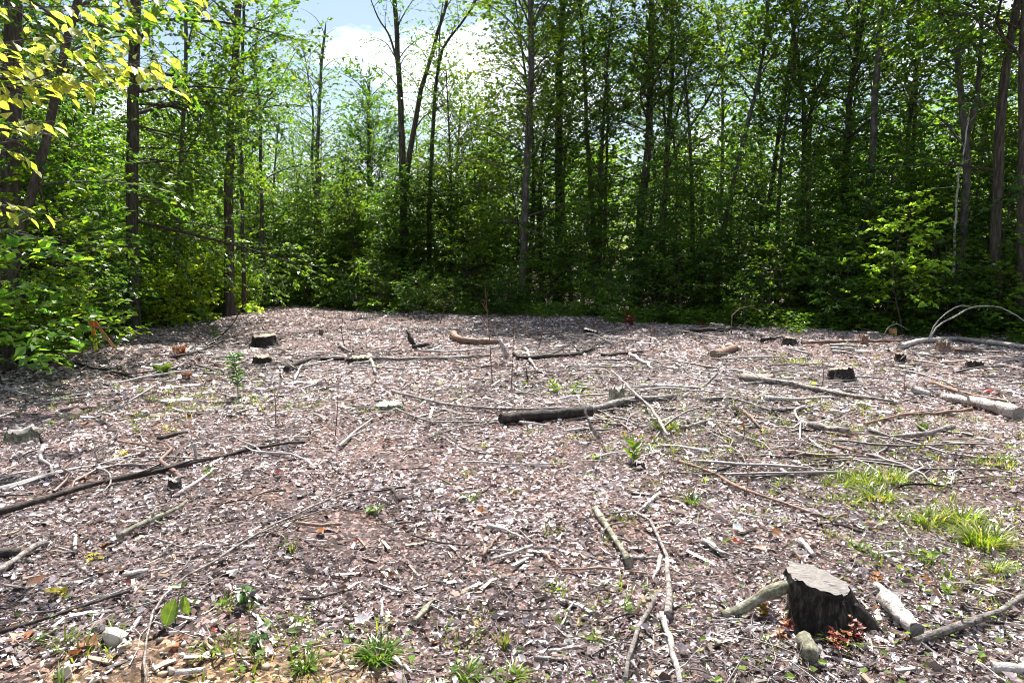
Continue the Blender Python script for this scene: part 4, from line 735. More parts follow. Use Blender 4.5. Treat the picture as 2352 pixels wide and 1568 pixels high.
B_LIST = [
 # near left
 (B, 'long dark branch running from the left edge up to the pale patch of litter', [(-40, 1203), (100, 1162), (233, 1122), (317, 1106), (400, 1086), (500, 1062), (633, 1032), (700, 1025)], 16, 'dead_dark', dict(w1=7, twigs=2)),
 (S, 'short curved stick just above the long dark branch at left', [(273, 1022), (330, 1032), (390, 1049)], 7, 'dead_brown', {}),
 (S, 'dark mossy stick lying above the short curved stick', [(363, 1018), (427, 999)], 11, 'dead_dark', {}),
 (S, 'stub of a stick poking up near the left edge', [(103, 1024), (83, 992)], 8, 'dead_dark', dict(rise=[0, .1])),
 (B, 'very long thin white branch bending from the bottom edge up towards the middle', [(338, 1590), (333, 1522), (350, 1436), (360, 1402), (433, 1332), (500, 1299), (567, 1252), (667, 1199), (784, 1146), (850, 1134), (905, 1129)], 6, 'dead_grey', dict(w1=4, twigs=1)),
 (S, 'thin side shoot forking off the long white branch beside the tan rock', [(358, 1440), (410, 1460), (460, 1476)], 4, 'dead_pale', {}),
 (B, 'thin branch running beside the long white branch', [(547, 1258), (640, 1218), (720, 1190), (790, 1167)], 5, 'dead_grey', dict(w1=3)),
 (B, 'knobby lichen-grey log with a broken dark end, left foreground', [(273, 1248), (330, 1215), (393, 1187), (430, 1160)], 15, 'mossy', dict(w1=8)),
 (B, 'pale stick coming in from the left edge over a dark log end', [(-20, 1336), (43, 1294), (107, 1256)], 14, 'dead_grey', dict(w1=9)),
 ('log', 'dark log end cut off by the left edge under the pale stick', [(-40, 1290), (52, 1284)], 25, 'dead_dark', dict(w1=22, cut=[1])),
 (B, 'dark wet stick lying from the left edge towards the tan rock', [(-20, 1474), (90, 1440), (167, 1414), (233, 1392), (300, 1370)], 11, 'dead_dark', dict(w1=6)),
 (S, 'thin twig crossing below the knobby log', [(357, 1246), (450, 1272), (547, 1256)], 4, 'dead_grey', {}),
 (S, 'stout dark stick right of the thin twig pair', [(680, 1210), (730, 1216), (785, 1214)], 10, 'dead_brown', {}),
 (S, 'bent stick left of the grass tuft at bottom', [(687, 1387), (733, 1386), (790, 1364)], 7, 'dead_dark', {}),
 (S, 'thin twig arching over the leaf litter left of the long white branch', [(200, 1330), (310, 1290), (430, 1258)], 4, 'dead_grey', {}),
 (S, 'long straight twig pointing at the two-leaved seedling', [(60, 1420), (190, 1400), (320, 1352)], 4, 'dead_pale', {}),
 ('wood_fragment', 'upright pale splinter stuck in the litter at left', [(450, 1060), (448, 1018)], 8, 'dead_pale', dict(rise=[0, .12], w1=7)),
 ('wood_fragment', 'pale flat chip standing in the litter below the knobby log', [(173, 1276), (174, 1240)], 9, 'dead_pale', dict(w1=8)),
 ('wood_fragment', 'broad pale wood chip below the knobby log', [(283, 1334), (342, 1321)], 12, 'dead_pale', dict(w1=10)),
 ('wood_fragment', 'white wood chip at the bottom edge between stones and grass tuft', [(405, 1560), (472, 1552)], 14, 'dead_pale', dict(w1=12)),
 # left middle ground
 (B, 'dark thin log lying along the shrubs below the survey stakes', [(-20, 842), (90, 838), (207, 832), (330, 838)], 9, 'dead_dark', dict(w1=5)),
 (S, 'grey stick slanting down in front of the fern', [(353, 842), (400, 858), (447, 879)], 6, 'dead_grey', {}),
 (S, 'thin pale stick slanting up from the bright litter towards the fern', [(263, 947), (333, 906), (393, 872)], 4, 'dead_pale', {}),
 (B, 'bare branch arching up out of the slash pile left of the wide stump', [(430, 832), (470, 800), (505, 775), (540, 735), (560, 700), (572, 665)], 5, 'dead_dark', dict(rise=[0, 0, .1, .5, .9, 1.2], w1=2)),
 (B, 'grey branch in the slash pile left of the wide stump', [(425, 818), (480, 796), (570, 776)], 6, 'dead_grey', dict(twigs=2)),
 (B, 'second grey branch in the slash pile, lying lower', [(400, 826), (460, 812), (520, 782)], 6, 'dead_dark', dict(twigs=2)),
 (B, 'dark branch leaning over the litter right of the small left stump', [(657, 857), (690, 840), (717, 832), (790, 831)], 13, 'dead_dark', dict(w1=9, twigs=1)),
 (B, 'pale crooked branch below the dark one right of the small left stump', [(677, 880), (692, 850), (740, 838), (775, 828)], 7, 'dead_pale', {}),
 (S, 'long twig lying from the small left stump towards the tan-topped stump', [(620, 818), (700, 822), (780, 812)], 4, 'dead_grey', {}),
 # centre
 (B, 'pale root leg reaching forward from the tan-topped stump', [(846, 822), (855, 842), (864, 864)], 10, 'dead_pale', dict(w1=6)),
 (B, 'grey branch butting against the back of the tan-topped stump', [(778, 795), (790, 805), (806, 814)], 10, 'dead_grey', {}),
 (B, 'long straight grey log right of the tan-topped stump', [(866, 832), (935, 831), (1000, 829), (1126, 822)], 9, 'dead_grey', dict(w1=6)),
 ('log', 'thick bent log lying level in the middle ground', [(1040, 775), (1052, 786), (1085, 792), (1148, 793)], 16, 'dead_brown', dict(w1=13, cut=[1])),
 (B, 'pale upright slab at the right end of the thick bent log', [(1163, 822), (1158, 803), (1148, 782)], 11, 'dead_pale', dict(rise=[0, .12, .28], w1=9)),
 (B, 'long white stick below the thick bent log', [(973, 813), (1060, 811), (1146, 803)], 6, 'dead_pale', {}),
 (B, 'dark leaning stub sticking up left of the thick bent log', [(955, 798), (944, 780), (933, 760)], 10, 'dead_dark', dict(rise=[0, .2, .45], w1=5)),
 (B, 'short dark log between the leaning stub and the white stick', [(948, 803), (985, 796)], 10, 'dead_dark', {}),
 (B, 'dark crooked branch with a raised end in the centre', [(1179, 819), (1199, 829), (1260, 826), (1316, 822), (1363, 806)], 8, 'dead_dark', dict(w1=9, twigs=2)),
 (B, 'pale crooked root left of the dark crooked branch', [(1206, 806), (1218, 830), (1233, 858)], 7, 'dead_pale', {}),
 (S, 'small dark stub standing up in the centre of the clearing', [(1212, 878), (1209, 846)], 4, 'dead_dark', dict(rise=[0, .3])),
 (B, 'dark branch right of the crooked one in the centre', [(1383, 823), (1430, 818), (1482, 812)], 7, 'dead_dark', {}),
 (B, 'pale slab pointing down to the right, centre right', [(1447, 818), (1475, 836), (1502, 854)], 9, 'dead_pale', dict(twigs=1)),
 (S, 'long thin twig lying level above the weeds in the centre', [(1306, 846), (1400, 848), (1502, 852)], 4, 'dead_grey', {}),
 (B, 'long bowed branch lying level left of the big rotting log', [(900, 905), (953, 919), (1023, 936), (1099, 944), (1166, 947), (1290, 947)], 5, 'dead_grey', dict(w1=7, twigs=1)),
 (B, 'thinner bowed branch below the long bowed one', [(909, 946), (956, 966), (999, 977), (1109, 976), (1150, 970)], 5, 'dead_grey', dict(twigs=2)),
 (B, 'thin branch rising to the right under the bowed branches', [(976, 1016), (1043, 992), (1139, 976)], 5, 'dead_grey', dict(twigs=1)),
 ('log', 'big dark rotting log in the middle of the clearing', [(1150, 977), (1189, 973), (1266, 968), (1358, 960)], 24, 'dead_dark', dict(w1=26, sides=11)),
 ('log', 'grey-topped log continuing the big rotting log to the right', [(1350, 957), (1439, 931), (1500, 926), (1552, 920)], 18, 'dead_grey', dict(w1=12, sides=10, twigs=2)),
 ('wood_fragment', 'white barkless slab at the foot of the big rotting log', [(1193, 977), (1253, 983)], 8, 'dead_pale', {}),
 (B, 'bent stick propped over the right end of the big rotting log', [(1378, 1011), (1351, 968), (1345, 930)], 8, 'dead_grey', dict(rise=[0, .08, .25])),
 (B, 'long diagonal stick crossing the grey-topped log', [(1536, 1027), (1499, 966), (1453, 919), (1405, 868)], 8, 'dead_grey', dict(w1=5, lift=.06)),
 (B, 'pale stick pointing up to the right, left of the bowed branches', [(779, 1036), (816, 999), (856, 968)], 7, 'dead_pale', dict(twigs=1)),
 (S, 'long hair-thin twig lying level above the leafy milkweed', [(1059, 1069), (1199, 1076), (1330, 1068), (1433, 1062)], 4, 'dead_pale', {}),
 (S, 'dark wavy twig left of the centre foreground', [(1060, 1035), (1100, 1048), (1145, 1052)], 4, 'dead_dark', {}),
 (S, 'short thick broken stick end at the tip of the long white branch', [(903, 1134), (921, 1160)], 11, 'dead_dark', {}),
 # right middle ground
 ('log', 'long tapering log with an orange-brown cut end, right of centre', [(1700, 877), (1768, 886), (1868, 902), (1968, 919), (2051, 930)], 18, 'dead_grey', dict(w1=6, cut=[0], sides=10)),
 (B, 'dark stick rising to the right behind the tapering log', [(1568, 917), (1611, 893), (1649, 858)], 10, 'dead_grey', dict(rise=[0, .02, .25])),
 (B, 'level pale log left of the rising dark stick', [(1470, 894), (1535, 895), (1605, 897)], 9, 'dead_pale', dict(w1=7)),
 ('log', 'short log showing its round sawn end, far right of centre', [(1641, 826), (1668, 815), (1690, 806)], 19, 'dead_brown', dict(w1=15, cut=[0])),
 (B, 'thin straight pale pole beside the round sawn log end', [(1657, 827), (1720, 826), (1790, 824)], 6, 'dead_pale', {}),
 (B, 'dark log lying before the far stump with the white top', [(1572, 767), (1640, 765), (1701, 763), (1728, 775)], 11, 'dead_dark', dict(w1=7)),
 (B, 'grey branch pointing at the small dark stump', [(1749, 788), (1775, 784), (1800, 778)], 8, 'dead_dark', {}),
 (B, 'long low log far off, left of the arched log', [(1841, 793), (1950, 790), (2068, 787)], 7, 'dead_brown', dict(w1=5)),
 ('log', 'long arched pale log near the wood at right', [(2068, 804), (2101, 793), (2151, 787), (2201, 785), (2268, 793), (2370, 806)], 13, 'dead_pale', dict(w1=11)),
 ('log', 'straight reddish log just below the arched pale log', [(2193, 810), (2250, 812), (2312, 815)], 8, 'dead_brown', {}),
 (B, 'dark brown branch in front of the big white log', [(2135, 886), (2185, 902), (2235, 916), (2311, 929)], 9, 'dead_brown', {}),
 ('log', 'big white barkless log with a dark sawn end at the right edge', [(2338, 968), (2300, 955), (2251, 940), (2165, 921)], 34, 'dead_pale', dict(w1=16, cut=[0], sides=12)),
 (B, 'pale forked twig standing up behind the big white log', [(2223, 940), (2225, 916), (2205, 902), (2197, 874)], 6, 'dead_pale', dict(rise=[0, .1, .2, .35])),
 (B, 'thick grey branch, left piece of the broken bow at right', [(1835, 982), (1901, 993), (1950, 1000)], 15, 'dead_grey', dict(w1=11)),
 (B, 'long wavy branch rising to the right above the broken bow', [(1985, 984), (2035, 969), (2101, 959), (2168, 956), (2232, 948)], 9, 'dead_brown', dict(w1=6, twigs=1)),
 (B, 'thick bowed branch, right piece of the broken bow', [(1995, 997), (2051, 1013), (2101, 1013), (2148, 1000), (2187, 991)], 11, 'dead_grey', dict(w1=12)),
 (B, 'crooked branch under the tapering log', [(1608, 927), (1660, 921), (1701, 927), (1785, 957)], 9, 'dead_grey', dict(twigs=2)),
 (B, 'slim pale branch lying below the tapering log', [(1755, 923), (1830, 925), (1903, 919)], 7, 'dead_pale', {}),
 (B, 'dark brown short branch below the slim pale one', [(1773, 953), (1827, 946)], 8, 'dead_dark', {}),
 (B, 'brown stick pointing down right, under the crooked branch', [(1708, 952), (1751, 993)], 8, 'dead_brown', {}),
 (B, 'grey stick left of the crooked branch', [(1562, 990), (1600, 982), (1632, 971)], 9, 'dead_grey', {}),
 (B, 'long thin branch below the broken bow', [(1880, 1020), (1950, 1042), (2035, 1060)], 6, 'dead_brown', dict(twigs=1)),
 (S, 'pale forked twig left below the broken bow', [(1853, 1010), (1870, 1025), (1897, 1043)], 6, 'dead_pale', dict(twigs=2)),
 (S, 'grey stick above the long dark red branch', [(1648, 1090), (1690, 1077), (1720, 1068)], 6, 'dead_dark', {}),
 (B, 'long dark red-brown branch running down right to a knotty tip', [(1560, 1070), (1640, 1098), (1685, 1126), (1768, 1156), (1830, 1176), (1888, 1202), (1945, 1193)], 8, 'dead_brown', dict(w1=6)),
 (S, 'pale wedge of wood above the grass patch', [(1788, 1086), (1828, 1103)], 9, 'dead_pale', {}),
 (S, 'long straight twig level across the right middle ground', [(1920, 1060), (2060, 1068), (2200, 1050), (2352, 1052)], 4, 'dead_grey', {}),
 # near centre and right
 (B, 'short mossy pale stick with a dark end in the near centre', [(1366, 1179), (1399, 1232), (1426, 1276), (1446, 1310)], 11, 'mossy', dict(w1=16)),
 (B, 'long pale branch curving down towards the bottom edge right of centre', [(1399, 1190), (1443, 1184), (1489, 1202), (1513, 1252), (1529, 1296), (1537, 1376), (1533, 1435)], 5, 'dead_grey', dict(w1=17)),
 (B, 'pale branch at the bottom edge below the curving one', [(1521, 1428), (1536, 1486), (1553, 1548), (1562, 1590)], 14, 'dead_pale', dict(w1=13)),
 (B, 'grey stick slanting to the bottom edge left of the pale branch', [(1505, 1390), (1466, 1459), (1448, 1520), (1436, 1580)], 11, 'dead_grey', dict(w1=14)),
 (S, 'stubby dark stick touching the curving pale branch', [(1453, 1293), (1511, 1292)], 12, 'dead_grey', {}),
 (S, 'pale stick leaning along the curving pale branch', [(1516, 1289), (1499, 1344)], 10, 'dead_pale', {}),
 (S, 'thin twig lying level below the mossy pale stick', [(1289, 1319), (1376, 1316), (1440, 1322), (1518, 1332)], 5, 'dead_brown', {}),
 (S, 'straight lilac-white stick in the near centre', [(1126, 1297), (1170, 1283), (1218, 1266)], 9, 'dead_pale', dict(w1=7)),
 (S, 'brown stick crossing above the lilac-white stick', [(1109, 1289), (1130, 1258), (1152, 1234)], 7, 'dead_brown', {}),
 (S, 'pale bark stick above the brown one', [(1121, 1219), (1165, 1228), (1205, 1247)], 9, 'dead_pale', {}),
 (S, 'thin dark twig left of the lilac-white stick', [(945, 1238), (1010, 1256), (1075, 1262)], 5, 'dead_dark', {}),
 (S, 'lichen-grey stick left of centre near the bottom', [(951, 1444), (975, 1415), (1000, 1388)], 14, 'mossy', {}),
 (S, 'thin bowed dark twig in the bottom centre', [(1123, 1411), (1199, 1412), (1273, 1407)], 5, 'dead_dark', {}),
 (S, 'short brown stick end, above the level thin twig', [(1251, 1285), (1288, 1313)], 11, 'dead_brown', {}),
 (S, 'thin pale twig slanting up near the bottom centre', [(1289, 1450), (1319, 1391)], 5, 'dead_pale', {}),
 (S, 'thin twig slanting down to the two pale sticks at the bottom', [(1273, 1449), (1326, 1499)], 4, 'dead_grey', {}),
 (S, 'pale stick at the bottom, upper one of two', [(1257, 1510), (1328, 1497)], 9, 'dead_pale', {}),
 (S, 'thicker pale stick at the bottom, lower one of two', [(1229, 1524), (1301, 1530)], 11, 'dead_grey', {}),
 (S, 'bluish pale stick at the bottom right of the grass tuft', [(905, 1525), (948, 1561)], 12, 'dead_pale', {}),
 (S, 'short upright pale chip above the bottom grass tuft', [(876, 1432), (877, 1386)], 8, 'dead_pale', {}),
 (S, 'thin level twig right of the milkweed', [(1449, 1142), (1500, 1148), (1552, 1152)], 6, 'dead_dark', {}),
 (S, 'pale stick slanting above the curving pale branch', [(1515, 1145), (1466, 1184)], 10, 'dead_pale', {}),
 (B, 'long thin twig from the curving branch to the near stump', [(1605, 1189), (1606, 1250), (1660, 1282), (1735, 1304), (1780, 1300)], 5, 'dead_grey', {}),
 (S, 'straight thin twig above the red leaf', [(1705, 1189), (1770, 1204), (1841, 1219)], 5, 'dead_pale', {}),
 ('wood_fragment', 'white splintered fragment left above the near stump', [(1613, 1255), (1670, 1283)], 14, 'dead_pale', {}),
 ('wood_fragment', 'pale bark fragment just behind the near stump', [(1836, 1254), (1870, 1287)], 15, 'dead_pale', {}),
 (S, 'dark stick right of the red leaf', [(1703, 1240), (1737, 1225)], 9, 'dead_dark', {}),
 (S, 'pale curled root like a hook, right of the near stump', [(2026, 1274), (2024, 1256), (2050, 1248), (2080, 1252)], 9, 'dead_pale', dict(rise=[0, .02, .02, 0])),
 (S, 'pale stick just below the hooked root', [(2018, 1281), (2060, 1279), (2117, 1286)], 8, 'dead_pale', {}),
 (S, 'long thin twig running down past the hooked root', [(2051, 1196), (2095, 1249), (2137, 1273)], 5, 'dead_grey', {}),
 ('log', 'short white barkless log beside the near stump', [(2030, 1394), (2065, 1432), (2104, 1470)], 38, 'dead_pale', dict(w1=34, sides=12, cut=[1])),
 ('wood_fragment', 'pale slab behind the short white log', [(2010, 1360), (2052, 1390)], 20, 'dead_pale', {}),
 (B, 'bent grey branch from the right edge down towards the short white log', [(2370, 1374), (2268, 1438), (2168, 1470), (2100, 1494)], 13, 'dead_grey', dict(w1=18, twigs=2)),
 (S, 'long straight twig above the bent grey branch', [(2191, 1429), (2270, 1438), (2370, 1451)], 5, 'dead_pale', {}),
 ('log', 'pale log end cut off by the bottom right corner', [(2279, 1552), (2380, 1560)], 24, 'dead_pale', dict(w1=26)),
 ('wood_fragment', 'pale grey bark chunk below the near stump', [(1846, 1488), (1858, 1530)], 40, 'mossy', dict(w1=34, k=6)),
 ('wood_fragment', 'small white bark flake under the big white log', [(2098, 905), (2138, 913)], 20, 'dead_pale', dict(k=6)),
 ('wood_fragment', 'white lump of wood beside the round sawn log end', [(1670, 803), (1700, 808)], 15, 'dead_pale', dict(k=6)),
]
for k_, (nm, lb, pts, w, wood, kw) in enumerate([b for b in B_LIST]):
    fallen(nm, lb, pts, w, wood, cat={'fallen_branch': 'branch', 'stick': 'stick', 'log': 'log', 'wood_fragment': 'wood'}[nm], seed=500 + k_, **kw)
for k_, (px, py) in enumerate([(1905, 798), (1908, 805), (1912, 813)]):
    fallen('wood_slab', ['topmost of three pale split slabs lying side by side far right', 'middle one of three pale split slabs lying side by side far right', 'lowest of three pale split slabs lying side by side far right'][k_], [(px, py), (px + 66 - 12 * k_, py + 1)], 7, 'dead_pale', cat='wood', seed=700 + k_)
# bare bent branches and upright whips at the edge
fallen('fallen_branch', 'bare thin branch arching high over the litter at the right edge', [(2131, 788), (2155, 748), (2201, 724), (2235, 706), (2285, 704), (2325, 719), (2365, 748)], 4, 'dead_pale', cat='branch', rise=[0, .2, .4, .6, .6, .5, .3], seed=720)
fallen('fallen_branch', 'shorter bare twig arching beside the high arch at right', [(2128, 790), (2150, 742), (2185, 712), (2205, 702), (2231, 705)], 3, 'dead_pale', cat='branch', rise=[0, .4, .5, .6, .6], seed=721)
fallen('fallen_branch', 'small bare arched twig at the foot of the right-hand wood', [(2028, 775), (2040, 752), (2060, 744), (2085, 758)], 3, 'dead_grey', cat='branch', rise=[0, .2, .3, .2], seed=722)
fallen('fallen_branch', 'thin arched twig before the dark wood, right of centre', [(1680, 770), (1683, 722), (1712, 704), (1742, 712)], 3, 'dead_brown', cat='branch', rise=[0, .5, .7, .6], seed=723)
fallen('fallen_branch', 'twisted bare twig standing at the edge left of centre', [(818, 712), (812, 690), (808, 672)], 5, 'dead_pale', cat='branch', rise=[0, .4, .7], seed=724)
fallen('fallen_branch', 'twisted pale stub standing before the wood, right of centre', [(1322, 722), (1318, 700), (1325, 684)], 5, 'dead_grey', cat='branch', rise=[0, .4, .7], seed=725)
WH = [(1131, 882, 1113, 650, 'tallest reddish whip standing in the centre of the clearing'), (1173, 902, 1180, 745, 'reddish whip just right of the tallest whip'), (1236, 802, 1247, 722, 'reddish whip right of the pair of whips'), (633, 979, 628, 876, 'thin whip standing right of the green weed'), (770, 1000, 776, 835, 'grey whip standing below the tan-topped stump'), (790, 790, 788, 728, 'short whip standing behind the tan-topped stump'), (1010, 745, 1025, 690, 'short whip at the far edge in the middle'), (1683, 1070, 1686, 1040, 'short whip above the long dark red branch'), (1706, 1010, 1700, 960, 'short red-tipped whip under the crooked branch'), (1885, 895, 1888, 830, 'thin whip behind the tapering log'), (2080, 905, 2082, 850, 'thin whip left of the big white log'), (1712, 1152, 1720, 1060, 'leaning whip beside the long dark red branch'), (1490, 800, 1500, 735, 'thin whip right of the red shrub'), (1960, 760, 1950, 690, 'thin whip at the edge of the right-hand wood')]
for k_, (x0, y0, x1, y1, lb) in enumerate(WH):
    b = G(x0, y0); t = A(x1, y1, b[1] + .02); rr = np.random.default_rng(740 + k_); pth = smooth_path([b - [0, 0, .02], (b + t) / 2 + [rr.normal(0, .02), rr.normal(0, .02), 0], t], 8); ac = Acc()
    tubes(ac, pth[None], (max(.0035, wpx(1.3, b)) * np.linspace(1, .4, 8))[None], 5)
    for j in range(4):
        i = rr.integers(3, 7); d = np.array([rr.normal(0, .5), rr.normal(0, .3), .6]); d /= np.linalg.norm(d); L = rr.uniform(.06, .18) * (t[2] - b[2]); tp = pth[i] + d * np.linspace(0, L, 4)[:, None]; tubes(ac, tp[None], np.full((1, 4), .0022), 4)
    tag(link('sapling_whip', ac.mesh('sapling_whip', M['stem_red'], b), loc=b), lb, 'sapling')

# ------------------------------------------------------------------ stumps
def stump(label, px, py, w, h, bark='dead_dark', cut='cut_tan', tilt_=(0, 0), flare=.45, seed=0, name='tree_stump', loc=None, Rr=None, roots=3, jag=.0, lean=(0, 0)):
    r = np.random.default_rng(seed); b = G(px, py) if loc is None else np.asarray(loc, float); R_ = wpx(w, b) / 2 if Rr is None else Rr
    s, k = 40, 10; a = np.arange(s) / s * 2 * np.pi; f = np.linspace(0, 1, k)
    ph = r.uniform(0, 6.28, 4); prof = 1 + .08 * np.sin(2 * a + ph[0]) + .06 * np.sin(5 * a + ph[1]) + (.05 if loc is None else .02) * np.sin(9 * a + ph[2]) + .02 * r.standard_normal(s); h = h * (.8 if loc is None else 1); jag = max(jag, .010) if loc is None else .004; tilt_ = (tilt_[0] + r.normal(0, .07), tilt_[1] + r.normal(0, .07)) if loc is None else tilt_
    fl = 1 + flare * np.exp(-f * 3.2)[:, None] * (.55 + .6 * np.sin(roots * a + ph[3])[None] ** 2)
    fl[-1] *= .95; fl[-2] *= .99; rad = R_ * prof[None] * fl * (1 + .04 * r.standard_normal((k, s)))
    top = h + R_ * (math.tan(tilt_[0]) * np.cos(a) + math.tan(tilt_[1]) * np.sin(a)) + jag * r.standard_normal(s)
    z = f[:, None] * top[None]; z[0] = -.04
    X = rad * np.cos(a) + lean[0] * f[:, None]; Y = rad * np.sin(a) + lean[1] * f[:, None]; v = np.stack([X, Y, z], -1)
    i = np.arange(k - 1)[:, None] * s; j = np.arange(s)[None]; j2 = (j + 1) % s
    ac = Acc(); ac.add(v.reshape(-1, 3), np.stack([i + j, i + j2, i + s + j2, i + s + j], -1).reshape(-1, 4))
    e = empty(name, b, label, 'stump', None); link('bark', ac.mesh('bark', M[bark]), e)
    rings = [v[-1]]
    cen = v[-1].mean(0)
    for t in (.66, .33): rings.append(cen + (v[-1] - cen) * t + np.array([0, 0, .002]) + r.normal(0, .002, (s, 3)) * [0, 0, 1])
    vv = np.vstack(rings + [cen[None] + [0, 0, .003]]) + [0, 0, .003]; F = [[m * s + q_, m * s + (q_ + 1) % s, (m + 1) * s + (q_ + 1) % s, (m + 1) * s + q_] for m in range(2) for q_ in range(s)]
    ca = Acc(); ca.add(vv - cen, np.array(F)); ca.n -= len(vv); ca.f.append((np.array([[2 * s + q_, 2 * s + (q_ + 1) % s, 3 * s] for q_ in range(s)]) + ca.n, 0, True)); ca.n += len(vv)
    link('cut_face', ca.mesh('cut_face', M[cut]), e, loc=cen)
    return e, b, R_
stump('wide dark stump with a tan sawn top in the left middle ground', 607, 795, 52, .27, cut='cut_tan', tilt_=(.05, .04), seed=1)
stump('small dark stump just below the wide stump at left', 603, 838, 36, .17, cut='cut_tan', seed=2)
stump('low stump with a broad tan top left of centre', 828, 832, 54, .12, bark='dead_dark', cut='cut_tan', seed=3, flare=.7)
stump('small dark stump with a white slanting top in the far centre', 1357, 769, 32, .15, cut='cut_grey', tilt_=(-.15, .1), seed=4)
stump('grey stump with a white top at the foot of the right-hand wood', 1647, 760, 34, .2, bark='dead_grey', cut='cut_grey', seed=5)
stump('small dark stump far right of centre', 1813, 792, 26, .17, cut='cut_tan', seed=6)
stump('black stump with flared roots right of the tapering log', 1930, 874, 48, .22, cut='cut_tan', flare=.9, seed=7)
stump('flat sawn stump half hidden behind the tapering log', 1735, 874, 74, .09, cut='cut_tan', seed=8)
stump('very small dark stump near the long arched log', 2068, 829, 22, .15, seed=9)
stump('pointed brown stump in front of the long arched log', 2165, 810, 26, .26, bark='dead_brown', flare=1.0, seed=10, jag=.03)
stump('low black stump right of the very small one', 2237, 845, 32, .13, seed=11)
stump('upright orange-brown stump against the right-hand wood', 2050, 772, 15, .24, bark='lath', seed=12, flare=.1)
stump('upright dark red-brown stump left of the long arched log', 1986, 794, 14, .26, bark='dead_brown', seed=13, flare=.2)
stump('grey lump of a stump behind the dark red-brown one', 2005, 775, 24, .14, bark='dead_grey', cut='cut_grey', seed=14)
stump('tiny pale stump in the far centre beside the twigs', 1093, 754, 10, .2, bark='dead_grey', cut='cut_grey', seed=15, flare=.2)
stump('low mossy tan stump left of the bowed branches', 893, 937, 66, .06, bark='mossy', cut='cut_grey', seed=16)
stump('pale rotten stump beside the grey-topped log', 1416, 925, 34, .2, bark='mossy', cut='cut_grey', seed=17, jag=.03)
stump('small charred stub under the long dark branch at left', 402, 1124, 24, .09, bark='dead_dark', cut='cut_grey', seed=18)
stump('short dark red stump at the far edge left of centre', 737, 772, 10, .2, bark='dead_brown', seed=19, flare=.2)
stump('small knob of a cut stem at the tip of the long dark red branch', 1884, 1216, 14, .05, bark='dead_dark', cut='cut_tan', seed=20, flare=.2)
stump('small black stump by the milkweed', 1468, 1075, 24, .06, bark='dead_dark', cut='cut_grey', seed=21)
stump('low rotten stump near the left edge in the bright litter', 52, 1010, 60, .12, bark='mossy', cut='cut_grey', seed=22, jag=.02)
# the near stump: sloping grey top with a torn edge, dark front, a root arching off to the left
sb = G(1903, 1436)
e, b, Rs = stump('large weathered stump with sloping grey top and torn edge in the foreground', 0, 0, 0, .205, bark='bark_ridged', cut='cut_weathered', tilt_=(-.24, .10), seed=30, loc=sb, Rr=.132, flare=.52, roots=3, jag=.006, lean=(-.045, .03))
r = np.random.default_rng(31); ac = Acc(); n = 300    # torn fibres hanging along the front of the cut
a = r.uniform(-2.75, .15, n); x = -.045 + Rs * 1.02 * np.cos(a); y = .03 + Rs * 1.02 * np.sin(a); z = .205 + Rs * (math.tan(-.24) * np.cos(a) + math.tan(.10) * np.sin(a))
L = r.gamma(1.6, .008, n) + .003; dx = np.cos(a) * r.uniform(.1, .7, n); dy = np.sin(a) * r.uniform(.1, .7, n); d = norm(np.stack([dx + .15, dy, -np.ones(n)], -1))
s4 = np.linspace(0, 1, 3); P = np.stack([x, y, z], -1)[:, None] + d[:, None] * (L[:, None] * s4[None])[..., None]; P[:, 0, 2] += .004
tubes(ac, P, np.repeat(r.uniform(.0012, .003, n)[:, None], 3, 1) * np.array([1, .8, .2]), 4, np.array([.36, .34, .32]) * r.uniform(.4, 1.2, (n, 1)))
link('torn_fibres', ac.mesh('torn_fibres', M['dead_dark']), e)
rt = np.array([[-.15, .03, .18], [-.19, .05, .155], [-.27, .07, .11], [-.36, .07, .05], [-.46, .06, .015]]); rt = smooth_path(rt, 12)
ac = Acc(); tubes(ac, rt[None], (np.linspace(.030, .024, 12) * (1 + .1 * r.standard_normal(12)))[None], 10, wob=.06, r=r, cap=True); link('root', ac.mesh('root', M['mossy']), e)
rt = smooth_path(np.array([[.08, -.03, .12], [.135, -.05, .06], [.18, -.06, -.01]]), 8); ac = Acc(); tubes(ac, rt[None], np.linspace(.03, .036, 8)[None], 10, wob=.06, r=r, cap=True); link('root', ac.mesh('root', M['dead_dark']), e)

# ------------------------------------------------------------------ survey stakes
def lath(px0, py0, px1, py1, w, th, name, label, bands, tipw=.6):
    b = G(px0, py0); t = A(px1, py1, b[1] + .03); d = norm(t - b); L = np.linalg.norm(t - b); u = norm(np.cross(d, np.array([0, 1., 0]))); v = np.cross(d, u)
    e = empty(name, b, label, 'stake')
    for nm, s0, s1, m, grow_ in bands:
        hw, ht = w / 2 + grow_, th / 2 + grow_; vv = []
        for s in (s0, s1):
            for cx, cy in ((-1, -1), (1, -1), (1, 1), (-1, 1)): vv.append(d * L * s + u * hw * cx + v * ht * cy)
        ac = Acc(); ac.add(np.array(vv), np.array([[0, 3, 2, 1], [4, 5, 6, 7], [0, 1, 5, 4], [1, 2, 6, 5], [2, 3, 7, 6], [3, 0, 4, 7]]), smooth=False); link(nm, ac.mesh(nm, M[m]), e)
lath(223, 826, 209, 728, .055, .02, 'survey_stake', 'upright survey stake painted orange above and yellow below', [('lath', -.05, .99, 'paint_yellow', 0), ('orange_paint', .40, 1.0, 'paint_orange', .002)])
lath(268, 823, 217, 738, .045, .018, 'survey_stake', 'bare tan stake leaning against the painted survey stake', [('lath', -.05, .97, 'lath', 0), ('orange_paint', .84, .985, 'paint_orange', .002)])

